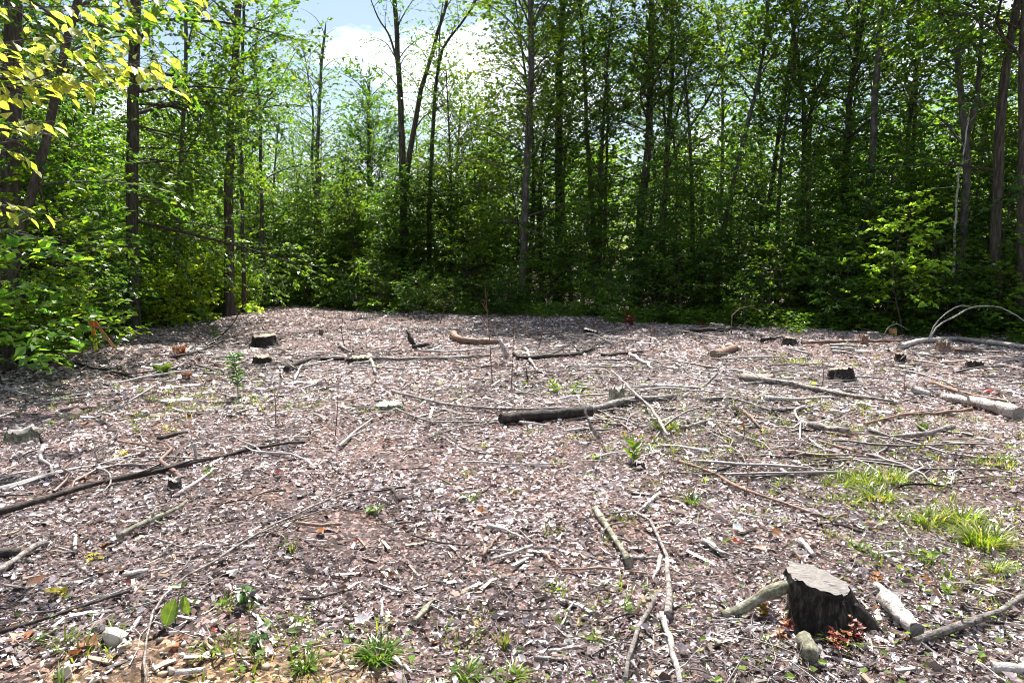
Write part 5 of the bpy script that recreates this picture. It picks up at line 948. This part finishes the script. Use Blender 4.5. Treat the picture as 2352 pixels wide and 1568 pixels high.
# ------------------------------------------------------------------ rocks
def rock(label, px, py, w, h, d=1.0, m='rock', seed=0, name='rock'):
    r = np.random.default_rng(seed); b = G(px, py); R_ = wpx(w, b) / 2; bm = __import__('bmesh').new(); __import__('bmesh').ops.create_icosphere(bm, subdivisions=3, radius=1)
    pl = norm(r.normal(0, 1, (9, 3))); of = r.uniform(.45, .8, 9)
    for v in bm.verts:
        p = np.array(v.co)
        for q_, o in zip(pl, of):
            t = p @ q_
            if t > o: p = p - q_ * (t - o) * .97
        v.co = Vector(p * np.array([R_ * 1.1, R_ * d, wpx(h, b) * .75]))
    me = bpy.data.meshes.new(name); bm.to_mesh(me); bm.free(); me.materials.append(M[m])
    for p in me.polygons: p.use_smooth = False
    o = link(name, me, loc=b + [0, 0, wpx(h, b) * .14], rot=(r.normal(0, .12), r.normal(0, .12), r.uniform(-.5, .5))); tag(o, label, 'rock')
rock('large angular cream rock in the sandy earth at lower left', 266, 1468, 64, 40, .8, seed=1)
rock('grey stone leaning on the left side of the cream rock', 229, 1446, 32, 18, .8, 'rock_dark', 2)
rock('pale pinkish rock near the bottom left corner', 152, 1552, 44, 36, .8, seed=3)
rock('tan stone just below the cream rock', 286, 1486, 30, 15, seed=4)
rock('tan stone at the bottom edge right of the pinkish rock', 214, 1566, 28, 20, seed=5)
rock('small pinkish stone near the bottom edge left of the white chip', 393, 1542, 24, 17, seed=6)
rock('cream stone with a weed behind it right of the leafy plants', 681, 1447, 42, 20, seed=7)
rock('small cream stone below the one with the weed', 727, 1474, 24, 13, seed=8)
rock('small lilac stone left of the pinkish rock', 100, 1526, 20, 13, seed=9)
rock('dark round stone beside the long white branch', 335, 1392, 28, 22, m='rock_dark', seed=10)
rock('white pebble in the litter right of the cream stones', 810, 1440, 26, 14, seed=11)
rock('small tan stone beside the grass tuft at the bottom', 790, 1508, 22, 12, seed=12)

# ------------------------------------------------------------------ plants
def leaf_mesh(shape, L, W, m, nm='leaf'):
    ac = Acc(); leaves(ac, np.zeros((1, 3)), np.array([[1., 0, 0]]), np.array([[0, 0, 1.]]), L, W, (1, 1, 1), shape)
    me = ac.mesh(nm, M[m])
    for p in me.polygons: p.use_smooth = True
    return me
def put_leaf(me, parent, pos, d, n, sc=1.0, nm='leaf'):
    d = norm(np.asarray(d, float)); s = norm(np.cross(n, d)); n2 = np.cross(d, s)
    o = link(nm, me, parent); o.matrix_local = Matrix(((d[0] * sc, s[0] * sc, n2[0] * sc, pos[0]), (d[1] * sc, s[1] * sc, n2[1] * sc, pos[1]), (d[2] * sc, s[2] * sc, n2[2] * sc, pos[2]), (0, 0, 0, 1)))
    return o
LM = {}
def lm(shape, m, ar):
    k = (id(shape[0]), m, ar)
    if k not in LM: LM[k] = leaf_mesh(shape, 1.0, ar, m)
    return LM[k]
def plant(name, label, px, py, h, nleaf, ll, ar, m, shape=OV, up=.3, stems=1, seed=0, stem='stem_green', spread=.0, low=.15, cat='plant', face=None):
    """h: height in photo units; ll: leaf length in photo units"""
    r = np.random.default_rng(seed); b = G(px, py); H = wpx(h, b); LL = wpx(ll, b); e = empty(name, b, label, cat); ac = Acc(); c = 0; ml = [lm(shape, q_, ar) for q_ in (m if isinstance(m, tuple) else (m,))]
    for s in range(stems):
        az = r.uniform(0, 6.28); o = np.array([math.cos(az), math.sin(az), 0]) * spread * wpx(1, b) * r.uniform(.3, 1); hh = H * r.uniform(.7, 1.0)
        pth = smooth_path([o * .4 - [0, 0, .01], o * .8 + [0, 0, hh * .5], o + [r.normal(0, .05) * hh, r.normal(0, .05) * hh, hh]], 7); tubes(ac, pth[None], (max(.0016, hh * .012) * np.linspace(1, .5, 7))[None], 5)
        for i in range(nleaf // stems):
            f = low + (1 - low) * (i + .5) / max(nleaf // stems, 1); p = pth[0] + (pth[-1] - pth[0]) * f; p = np.array([np.interp(f * 6, range(7), pth[:, q_]) for q_ in range(3)]); a = c * 2.4 + r.uniform(-.4, .4); c += 1
            d = np.array([math.cos(a), math.sin(a), up + r.normal(0, .2)]); put_leaf(ml[r.integers(len(ml))], e, p, d, np.array([r.normal(0, .3), r.normal(0, .3), 1.]), LL * r.uniform(.55, 1.15))
    link('stem', ac.mesh('stem', M[stem]), e)
    return e
# the two big-leaved seedling by the tan rock
b = G(402, 1428); e = empty('seedling', b, 'seedling with big hanging yellow-green leaves beside the long white branch', 'seedling'); ac = Acc(); u_ = wpx(1, b)
tp = np.array([12, 10, 78]) * u_; pth = smooth_path([np.zeros(3) - [0, 0, .01], np.array([6, 6, 45]) * u_, tp], 7); tubes(ac, pth[None], np.linspace(.003, .002, 7)[None], 6); link('stem', ac.mesh('stem', M['stem_green']), e)
me = leaf_mesh(OV, 1.0, .62, 'leaf_seed')
put_leaf(me, e, np.array([4, -2, 58]) * u_, [-.25, -.5, -1], [.3, -1, .35], 62 * u_); put_leaf(me, e, np.array([22, 2, 64]) * u_, [.35, -.4, -1], [-.25, -1, .3], 46 * u_); put_leaf(me, e, tp, [-.6, -.3, .25], [0, -.3, 1], 26 * u_); put_leaf(me, e, tp, [.5, .5, .5], [0, -.3, 1], 20 * u_)
plant('seedling', 'dark glossy leafy seedling in the bare earth right of the hanging leaves', 565, 1395, 56, 12, 36, .55, 'leaf_dark', up=-.1, stems=2, seed=2, spread=14)
plant('seedling', 'low grey-green leafy cluster below the dark glossy seedling', 585, 1492, 34, 22, 22, .6, 'leaf_dark', up=.2, stems=4, seed=3, spread=26)
plant('seedling', 'single bright leaf sprout right of the grey-green cluster', 622, 1448, 26, 3, 24, .6, 'leaf_seed', up=.4, seed=4)
plant('seedling', 'small dark leafy sprout by the dark wet stick at lower left', 95, 1478, 26, 9, 22, .6, 'leaf_dark', up=.1, stems=2, seed=5, spread=14)
plant('seedling', 'yellowing leafy seedling in the litter at lower left', 136, 1374, 30, 6, 32, .7, 'leaf_yellow', up=.2, seed=6, stems=2, spread=8)
plant('seedling', 'yellow-orange leaves beside the knobby grey log', 216, 1284, 18, 5, 26, .6, 'leaf_yellow', up=.1, seed=7)
plant('tall_weed', 'tall green weed with narrow leaves standing left of the stumps', 547, 920, 138, 64, 24, .24, 'leaf_dark', up=.35, seed=8, low=.3)
plant('milkweed_plant', 'broad-leaved green weed with pale leaves in the centre right', 1454, 1064, 56, 13, 34, .42, 'leaf_seed', up=.75, seed=9, low=.1)
plant('seedling', 'small pale yellow-green seedling in the bright litter at left', 312, 998, 26, 9, 14, .5, 'leaf_seed', up=.4, seed=10, stems=2, spread=6)
plant('seedling', 'tiny yellow fern-like sprout left of the short curved stick', 280, 1050, 16, 10, 16, .45, 'leaf_yellow', up=.4, seed=11, stems=2, spread=8)
plant('seedling', 'small yellow-green sprout right under the long dark branch', 476, 1096, 24, 10, 18, .45, 'leaf_seed', up=.5, seed=12, stems=2, spread=7)
plant('seedling', 'leafy green sprout in front of the broken stick end', 862, 1178, 24, 8, 22, .6, 'leaf_seed', up=.4, seed=13, stems=2, spread=12)
plant('seedling', 'pointed green seedling in the near centre right of the lichen-grey stick', 1098, 1474, 26, 6, 22, .4, 'leaf_seed', up=.9, seed=14)
plant('seedling', 'pale leafy sprout left of the curving pale branch', 1442, 1408, 34, 14, 22, .6, 'leaf_seed', up=.3, seed=15, stems=3, spread=18)
plant('seedling', 'low leafy weed right of the near stump by the hooked root', 1985, 1268, 20, 12, 22, .5, 'leaf_seed', up=.3, seed=16, stems=3, spread=18)
plant('seedling', 'broad leafy weed below the grass at right', 2132, 1298, 32, 16, 26, .6, 'leaf_seed', up=.35, seed=17, stems=3, spread=20)
plant('seedling', 'upright green weed below the broad leafy weed', 2178, 1376, 36, 9, 24, .35, 'leaf_seed', up=1.0, seed=18)
plant('maple_seedling', 'red and orange maple seedling in front of the near stump', 1920, 1502, 66, 26, 17, .8, ('leaf_red', 'leaf_orange', 'leaf_brown'), MAPLE, up=.1, stems=5, seed=20, spread=26, stem='stem_red', low=.5)
plant('maple_seedling', 'dark red maple seedling at the right side of the near stump', 1966, 1478, 58, 20, 17, .8, ('leaf_red', 'leaf_red', 'leaf_brown'), MAPLE, up=.1, stems=4, seed=21, spread=22, stem='stem_red', low=.45)
plant('maple_seedling', 'yellow and orange maple seedling left of the near stump', 1756, 1424, 44, 20, 19, .8, ('leaf_yellow', 'leaf_orange', 'leaf_yellow'), MAPLE, up=.3, stems=2, seed=22, spread=12, stem='stem_red', low=.35)
plant('maple_seedling', 'pinkish red maple seedling between the root and the near stump', 1806, 1452, 42, 18, 18, .8, ('leaf_red', 'leaf_orange'), MAPLE, up=.2, stems=4, seed=23, spread=22, stem='stem_red', low=.35)
plant('maple_seedling', 'brown-red maple seedling below the pinkish one', 1790, 1474, 26, 12, 20, .8, 'leaf_brown', MAPLE, up=.1, stems=2, seed=24, spread=16, stem='stem_red')
plant('maple_seedling', 'orange-leaved seedling behind the short white log', 2012, 1338, 26, 8, 28, .7, 'leaf_orange', MAPLE, up=.1, stems=2, seed=25, spread=14, stem='stem_red')
plant('red_shrub', 'bright red shrub at the foot of the dark wood right of centre', 1453, 750, 28, 40, 11, .7, 'leaf_red', MAPLE, up=.4, stems=5, seed=26, spread=16, stem='stem_red', cat='shrub')
plant('red_shrub', 'small red shrub left of the stump with the white top', 1612, 755, 16, 16, 9, .7, 'leaf_red', MAPLE, up=.4, stems=3, seed=27, spread=10, stem='stem_red', cat='shrub')
plant('red_shrub', 'small pinkish red sprout by the dark red-brown stump', 1972, 780, 14, 14, 9, .7, 'leaf_red', MAPLE, up=.4, stems=3, seed=28, spread=8, stem='stem_red', cat='shrub')
plant('seedling', 'red-topped sprout under the crooked branch', 1706, 992, 26, 5, 12, .6, 'leaf_red', up=.4, seed=29, stem='stem_red', low=.6)
plant('seedling', 'yellow-green sprout on the litter behind the tapering log', 1866, 892, 24, 5, 14, .7, 'leaf_hero', up=.4, seed=30)
plant('seedling', 'leafy weed left of the rotten stump in the centre', 1268, 906, 34, 18, 18, .45, 'leaf_seed', up=.6, seed=31, stems=4, spread=22)
plant('seedling', 'leafy yellow-green weed just left of the pale rotten stump', 1330, 908, 32, 20, 18, .45, 'leaf_seed', up=.5, seed=32, stems=4, spread=22)
plant('seedling', 'dark weed at the far right edge of the wood', 2240, 776, 26, 14, 16, .4, 'leaf_dark', up=.5, seed=33, stems=3, spread=10)
plant('seedling', 'yellow sprout at the right end of the tan-topped stump', 866, 848, 14, 6, 12, .6, 'leaf_yellow', up=.3, seed=34)

def fern(label, px, py, h, n, m, seed, name='fern'):
    r = np.random.default_rng(seed); b = G(px, py); H = wpx(h, b); e = empty(name, b, label, 'fern')
    for f in range(n):
        a = f / n * 6.28 + r.uniform(-.3, .3); d = np.array([math.cos(a), math.sin(a), 0]); L = H * r.uniform(.9, 1.3); s = np.linspace(0, 1, 14); pth = d * (L * .5 * s ** 1.4)[:, None] + UP * (L * (1.2 * s - .45 * s ** 2))[:, None]
        ac = Acc(); tubes(ac, pth[None], np.full((1, 14), .0015), 3, (.12, .14, .04)); i = np.repeat(np.arange(2, 14), 2); sg = np.tile([1, -1], 12); pr = np.array([-d[1], d[0], 0]); wd = .34 * L * np.sin(np.clip(s[i], .05, .98) * np.pi) ** .7 + .01
        leaves(ac, pth[i], pr[None] * sg[:, None] + d * .35 - UP * .15, np.tile(UP, (24, 1)) + r.normal(0, .1, (24, 3)), wd, wd * .26, (1, 1, 1), RH); link('frond', ac.mesh('frond', M[m]), e)
fern('yellow-green fern at the edge of the shrubs right of the stakes', 372, 838, 32, 9, 'leaf_seed', 1)
fern('withered orange-brown fern right behind the yellow-green fern', 412, 818, 30, 7, 'leaf_brown', 2)
fern('withered brown fern lower down beside the small hole', 428, 872, 24, 6, 'leaf_brown', 3)
fern('small green fern under the hooked branch at right', 2118, 992, 22, 7, 'leaf_seed', 4)

def tuft(label, px, py, h, n, spread, seed, col=(.15, .215, .03), lean=1.15, w=.0045):
    r = np.random.default_rng(seed); b = G(px, py); H = wpx(h, b); ac = Acc(); blades(ac, b[0], b[1], n, wpx(spread, b), H * .5, H * 1.15, col, r, w=w, lean=lean)
    tag(link('grass_tuft', ac.mesh('grass_tuft', M['grass'], b), loc=b), label, 'grass')
tuft('broad grass tuft at the left end of the right-hand grass patch', 1925, 1118, 34, 90, 32, 1)
tuft('tall bright grass tuft in the middle of the right-hand grass patch', 1985, 1112, 44, 150, 38, 2)
tuft('bright grass tuft at the right end of the right-hand grass patch', 2050, 1108, 40, 110, 32, 3)
tuft('grass tuft in front of the right-hand grass patch', 2015, 1150, 44, 130, 30, 4)
tuft('low grass tuft in front of the patch to its left', 1950, 1158, 30, 60, 22, 5)
tuft('grass tuft left of the two big ones near the right edge', 2132, 1204, 48, 120, 32, 6)
tuft('dense long-bladed grass tuft, upper of the two big ones near the right edge', 2208, 1204, 56, 150, 34, 7)
tuft('dense long-bladed grass tuft, lower of the two big ones near the right edge', 2262, 1256, 66, 200, 40, 8)
tuft('small bright grass tuft below the two big ones near the right edge', 2288, 1316, 44, 50, 14, 9)
tuft('dark green grass tuft in the bottom centre-left', 868, 1512, 44, 150, 34, 10, (.08, .16, .02))
tuft('small grass tuft at the bottom edge left of centre', 1070, 1556, 40, 70, 20, 11, (.09, .17, .02))
tuft('thin grass tuft at the bottom edge in the centre', 1178, 1564, 44, 40, 16, 12)
tuft('thin grass blades above the bottom edge tufts', 1154, 1490, 50, 24, 14, 13, lean=.4)
tuft('small dark grass tuft near the bottom left stones', 702, 1536, 36, 70, 20, 14, (.07, .13, .02))
tuft('short dark tuft beside the leaning whip', 1590, 1160, 40, 50, 12, 15, (.05, .11, .02))
tuft('grass tuft by the right edge above the big tufts', 2290, 1068, 28, 90, 40, 16)
tuft('pale grass tuft left of the black flared stump', 1842, 838, 22, 110, 42, 17, (.14, .2, .03))
tuft('low dark tuft in the middle left of the hair-thin twig', 1083, 1150, 24, 40, 14, 18, (.06, .12, .02))
tuft('grass tuft beside the diagonal stick', 1530, 985, 30, 90, 26, 19)

# coloured fallen leaves that catch the eye
FL = [(627, 1092, 22, 'leaf_red', 'bright orange-red leaf below the long dark branch'), (203, 977, 26, 'leaf_brown', 'rusty leaf in the bright litter at left'), (173, 963, 14, 'leaf_red', 'small red leaf above the rusty leaf at left'), (60, 1354, 44, 'leaf_brown', 'long rust-red leaf near the left edge'), (42, 1484, 58, 'leaf_brown', 'large torn brown leaf at lower left'), (185, 1484, 56, 'leaf_brown', 'curled brown leaf left of the cream rock'), (160, 1508, 40, 'leaf_brown', 'long curled brown leaf below the other curled one'), (425, 1466, 34, 'leaf_brown', 'brown leaf under the hanging-leaf seedling'), (412, 1488, 30, 'leaf_orange', 'tan leaf below the brown one by the seedling'), (500, 1452, 20, 'leaf_red', 'small red leaf right of the seedling'), (237, 1260, 24, 'leaf_orange', 'orange leaf right above the yellow leaves by the knobby log'), (300, 1346, 26, 'leaf_red', 'pinkish leaf by the broad pale chip'), (725, 1228, 26, 'leaf_orange', 'orange leaf under the stout dark stick'),
      (909, 1024, 20, 'leaf_red', 'bright red leaf in the centre left'), (1148, 991, 14, 'leaf_red', 'red leaf left of the big rotting log'), (1239, 1047, 14, 'leaf_red', 'small red leaf above the hair-thin twig'), (998, 1203, 20, 'leaf_red', 'red leaf in the near centre'), (925, 1212, 18, 'leaf_red', 'red leaf left of the other near-centre red leaf'), (815, 1254, 18, 'leaf_red', 'red leaf right of the long white branch'), (1090, 1180, 32, 'leaf_orange', 'tan leaf beside the dark tuft'), (1705, 1253, 32, 'leaf_red', 'scarlet leaf left of the near stump'), (1792, 1241, 32, 'leaf_orange', 'orange leaf above the near stump'), (1758, 1268, 32, 'leaf_brown', 'crumpled tan leaf between scarlet leaf and near stump'), (2006, 1402, 22, 'leaf_orange', 'orange leaf at the head of the short white log'), (2115, 1270, 14, 'leaf_orange', 'small orange leaf right of the hooked root'), (2110, 1340, 36, 'leaf_orange', 'pale tan leaf right of the orange seedling'), (2095, 1478, 24, 'leaf_brown', 'brown leaf at the end of the short white log'), (2255, 903, 30, 'leaf_red', 'red leaf strip behind the big white log'), (1835, 1113, 16, 'leaf_red', 'red leaf left of the grass patch'), (2016, 1228, 18, 'leaf_red', 'dark red leaf above the hooked root'), (900, 1332, 18, 'leaf_orange', 'orange leaf in the lower centre-left')]
for k_, (px, py, w, m, lb) in enumerate(FL):
    r = np.random.default_rng(900 + k_); b = G(px, py); sc = wpx(w, b); a = r.uniform(0, 6.28); o = put_leaf(lm(MAPLE if k_ % 3 else CURL, m, .8), None, b + [0, 0, .018], [math.cos(a), math.sin(a), .12], np.array([r.normal(0, .35), -.25 + r.normal(0, .25), 1.]), sc, 'fallen_leaf'); tag(o, lb, 'leaf', 'coloured fallen leaves')

# ------------------------------------------------------------------ the near beech sapling reaching in from the left
b = np.array([-4.55, 5.3, float(gz(-4.55, 5.3))]); e = empty('beech_sapling', b, 'near beech sapling with big glowing yellow-green leaves reaching in from the left edge', 'sapling'); r = np.random.default_rng(77)
pth = smooth_path([np.zeros(3) - [0, 0, .05], np.array([-.1, 0, 2.2]), np.array([.05, -.1, 4.6])], 14); ac = Acc(); tubes(ac, pth[None], np.linspace(.035, .012, 14)[None], 9); link('stem', ac.mesh('stem', M['bark_grey']), e)
SPR = [([(-130, 190), (0, 150), (90, 120), (180, 105), (262, 96)], 5.0), ([(-130, 200), (0, 180), (110, 185), (200, 185), (240, 200)], 4.9), ([(-120, 150), (60, 110), (170, 85), (250, 62), (305, 72)], 5.1), ([(-100, 230), (60, 195), (200, 160), (300, 145), (352, 170), (392, 212)], 4.8), ([(160, 172), (260, 150), (330, 128), (378, 150)], 4.9), ([(-100, 40), (120, 20), (290, 5), (400, -5), (470, 15)], 5.2),
       ([(-110, 300), (-20, 275), (50, 270), (105, 280)], 5.0), ([(-120, 380), (-30, 345), (40, 350), (70, 375)], 5.1), ([(-130, 480), (-10, 470), (40, 480), (85, 510)], 4.8), ([(-130, 560), (-30, 530), (30, 535), (95, 550)], 4.9), ([(-60, 330), (40, 300), (110, 310), (170, 330)], 5.6)]
mh = [leaf_mesh(OV, 1.0, .62, 'leaf_hero'), leaf_mesh(OV, 1.0, .54, 'leaf_hero'), leaf_mesh(OV, 1.0, .7, 'leaf_hero'), leaf_mesh(OV, 1.0, .6, 'leaf_hero_green')]
ba = Acc(); cnt = 0
for pts, Y in SPR:
    W = np.array([A(px, py, Y) for px, py in pts]) - b; W[:, 1] += r.normal(0, .08, len(W)); st = np.array([np.interp(W[0][2] - .25, pth[:, 2], pth[:, 0]), np.interp(W[0][2] - .25, pth[:, 2], pth[:, 1]), W[0][2] - .25]); P_ = smooth_path(np.vstack([st[None], W]), 16); tubes(ba, P_[None], np.linspace(.008, .002, 16)[None], 5)
    seg = np.linalg.norm(np.diff(P_, axis=0), axis=1).sum(); nn = int(seg / .046)
    for i in range(nn):
        f = .25 + .75 * i / nn; ii = min(int(f * 15), 14); p = P_[ii] + (P_[ii + 1] - P_[ii]) * (f * 15 - ii); d = norm(P_[ii + 1] - P_[ii]); sd = norm(np.cross(d, UP)) * (1 if i % 2 else -1); ln = r.uniform(.03, .16)
        q_ = p + (d * .6 + sd) * ln + [0, 0, r.normal(-.01, .02)]
        tubes(ba, np.array([[p, (p + q_) / 2 + [0, 0, .01], q_]]), np.array([[.0022, .0018, .0012]]), 4)
        if cnt < 296 and q_[0] + b[0] > -3.72:
            put_leaf(mh[r.choice(4, p=[.3, .3, .25, .15])], e, q_, d * .6 + sd * .55 + [0, 0, -.5 + r.normal(0, .3)], np.array([r.normal(0, .35), .25 + r.normal(0, .5), 1.]), r.uniform(.065, .118)); cnt += 1
link('limbs', ba.mesh('limbs', M['bark_grey']), e)

# ------------------------------------------------------------------ loose twigs one can pick out, copied from a few kinds
TK = []
for k_ in range(24):
    r = np.random.default_rng(1000 + k_); L = 1.0; s = np.linspace(-.5, .5, 9); lat = np.cumsum(r.normal(0, .02, 9)) + r.normal(0, .12) * (s * 2) ** 2; P_ = np.stack([s, lat - lat.mean(), .02 + .05 * r.random() * (1 - (2 * s) ** 2) + np.abs(np.cumsum(r.normal(0, .006, 9)))], -1)
    ac = Acc(); tubes(ac, P_[None], (r.uniform(.007, .014) * np.linspace(1, .35, 9))[None], 6, wob=.1, r=r, cap=True)
    for _ in range(r.integers(0, 4)):
        i = r.integers(2, 7); a = r.choice([-1, 1]) * r.uniform(.4, 1.0); d = np.array([math.cos(a), math.sin(a), r.uniform(0, .35)]); tubes(ac, (P_[i] + d * np.linspace(0, r.uniform(.12, .35), 5)[:, None] + np.cumsum(r.normal(0, .008, (5, 3)), 0) * np.array([[0], [1], [1], [1], [1]]))[None], np.linspace(.005, .002, 5)[None], 4)
    TK.append({m: ac.mesh('twig', M[m]) for m in ('dead_grey', 'dead_pale', 'dead_dark')})
LMK = [((266, 1450), 'the cream rock'), ((330, 1220), 'the knobby grey log'), ((200, 1130), 'the long dark left branch'), ((220, 820), 'the survey stakes'), ((547, 900), 'the tall green weed'), ((605, 800), 'the wide left stump'), ((828, 825), 'the tan-topped stump'), ((1100, 790), 'the thick bent log'), ((1260, 970), 'the big rotting log'), ((1454, 1050), 'the broad-leaved weed'), ((1736, 880), 'the tapering log'), ((1930, 865), 'the black flared stump'), ((2250, 945), 'the big white log'), ((2200, 790), 'the long arched log'), ((2000, 1120), 'the grass patch'), ((2240, 1220), 'the big grass tufts'), ((1880, 1400), 'the near stump'), ((2070, 1430), 'the short white log'), ((1410, 1240), 'the mossy pale stick'), ((1530, 1480), 'the bottom pale branch'), ((870, 1500), 'the bottom grass tuft'), ((1170, 1280), 'the lilac-white stick'), ((890, 930), 'the low mossy stump'), ((1040, 945), 'the bowed branches'), ((950, 1180), 'the broken stick end'), ((1647, 755), 'the white-topped far stump'), ((1356, 762), 'the slanting white-topped stump'), ((2010, 1000), 'the broken bow branch'), ((700, 1050), 'the long dark branch tip'), ((560, 1390), 'the dark glossy seedling')]
LMG = [(G(*p), t) for p, t in LMK]; r = np.random.default_rng(88)
TWD = {'dead_grey': 'grey', 'dead_pale': 'bleached', 'dead_dark': 'dark'}
n_t = 0; TWL = []
while n_t < 185:
    px, py = r.uniform(-60, 2412), 730 + 838 * r.random() ** 1.15; q_ = G(px, py)
    if inside(q_[0], q_[1]) < .8 or sand(q_[0], q_[1]) < .5: continue
    m = ('dead_grey', 'dead_pale', 'dead_dark')[r.choice(3, p=[.45, .3, .25])]; Lw = float(np.clip(wpx(r.uniform(45, 150), q_), .12, 1.5)); th = float(np.clip(wpx(r.uniform(2.5, 6), q_) / (.02 * Lw), .35, 2.2)); t = min(LMG, key=lambda a: np.hypot(*(a[0][:2] - q_[:2])))[1]
    o = link('twig', TK[r.integers(24)][m], loc=q_, rot=(r.normal(0, .05), r.normal(0, .05), r.uniform(0, 6.28)), scale=(Lw, Lw * min(th, 1.3), Lw * th)); tag(o, f"{'long' if Lw > .55 else 'short'} {TWD[m]} twig lying near {t}", 'twig', 'loose twigs near ' + t); TWL.append((px, o)); n_t += 1
tell_apart(TWL)
print('TRIS trees', STAT[0], 'total', sum(len(m.loop_triangles) if False else sum(1 for _ in ()) for m in ()) )
print('TRIS all', sum(len(m.polygons) for m in bpy.data.meshes), 'objects', len(bpy.data.objects))
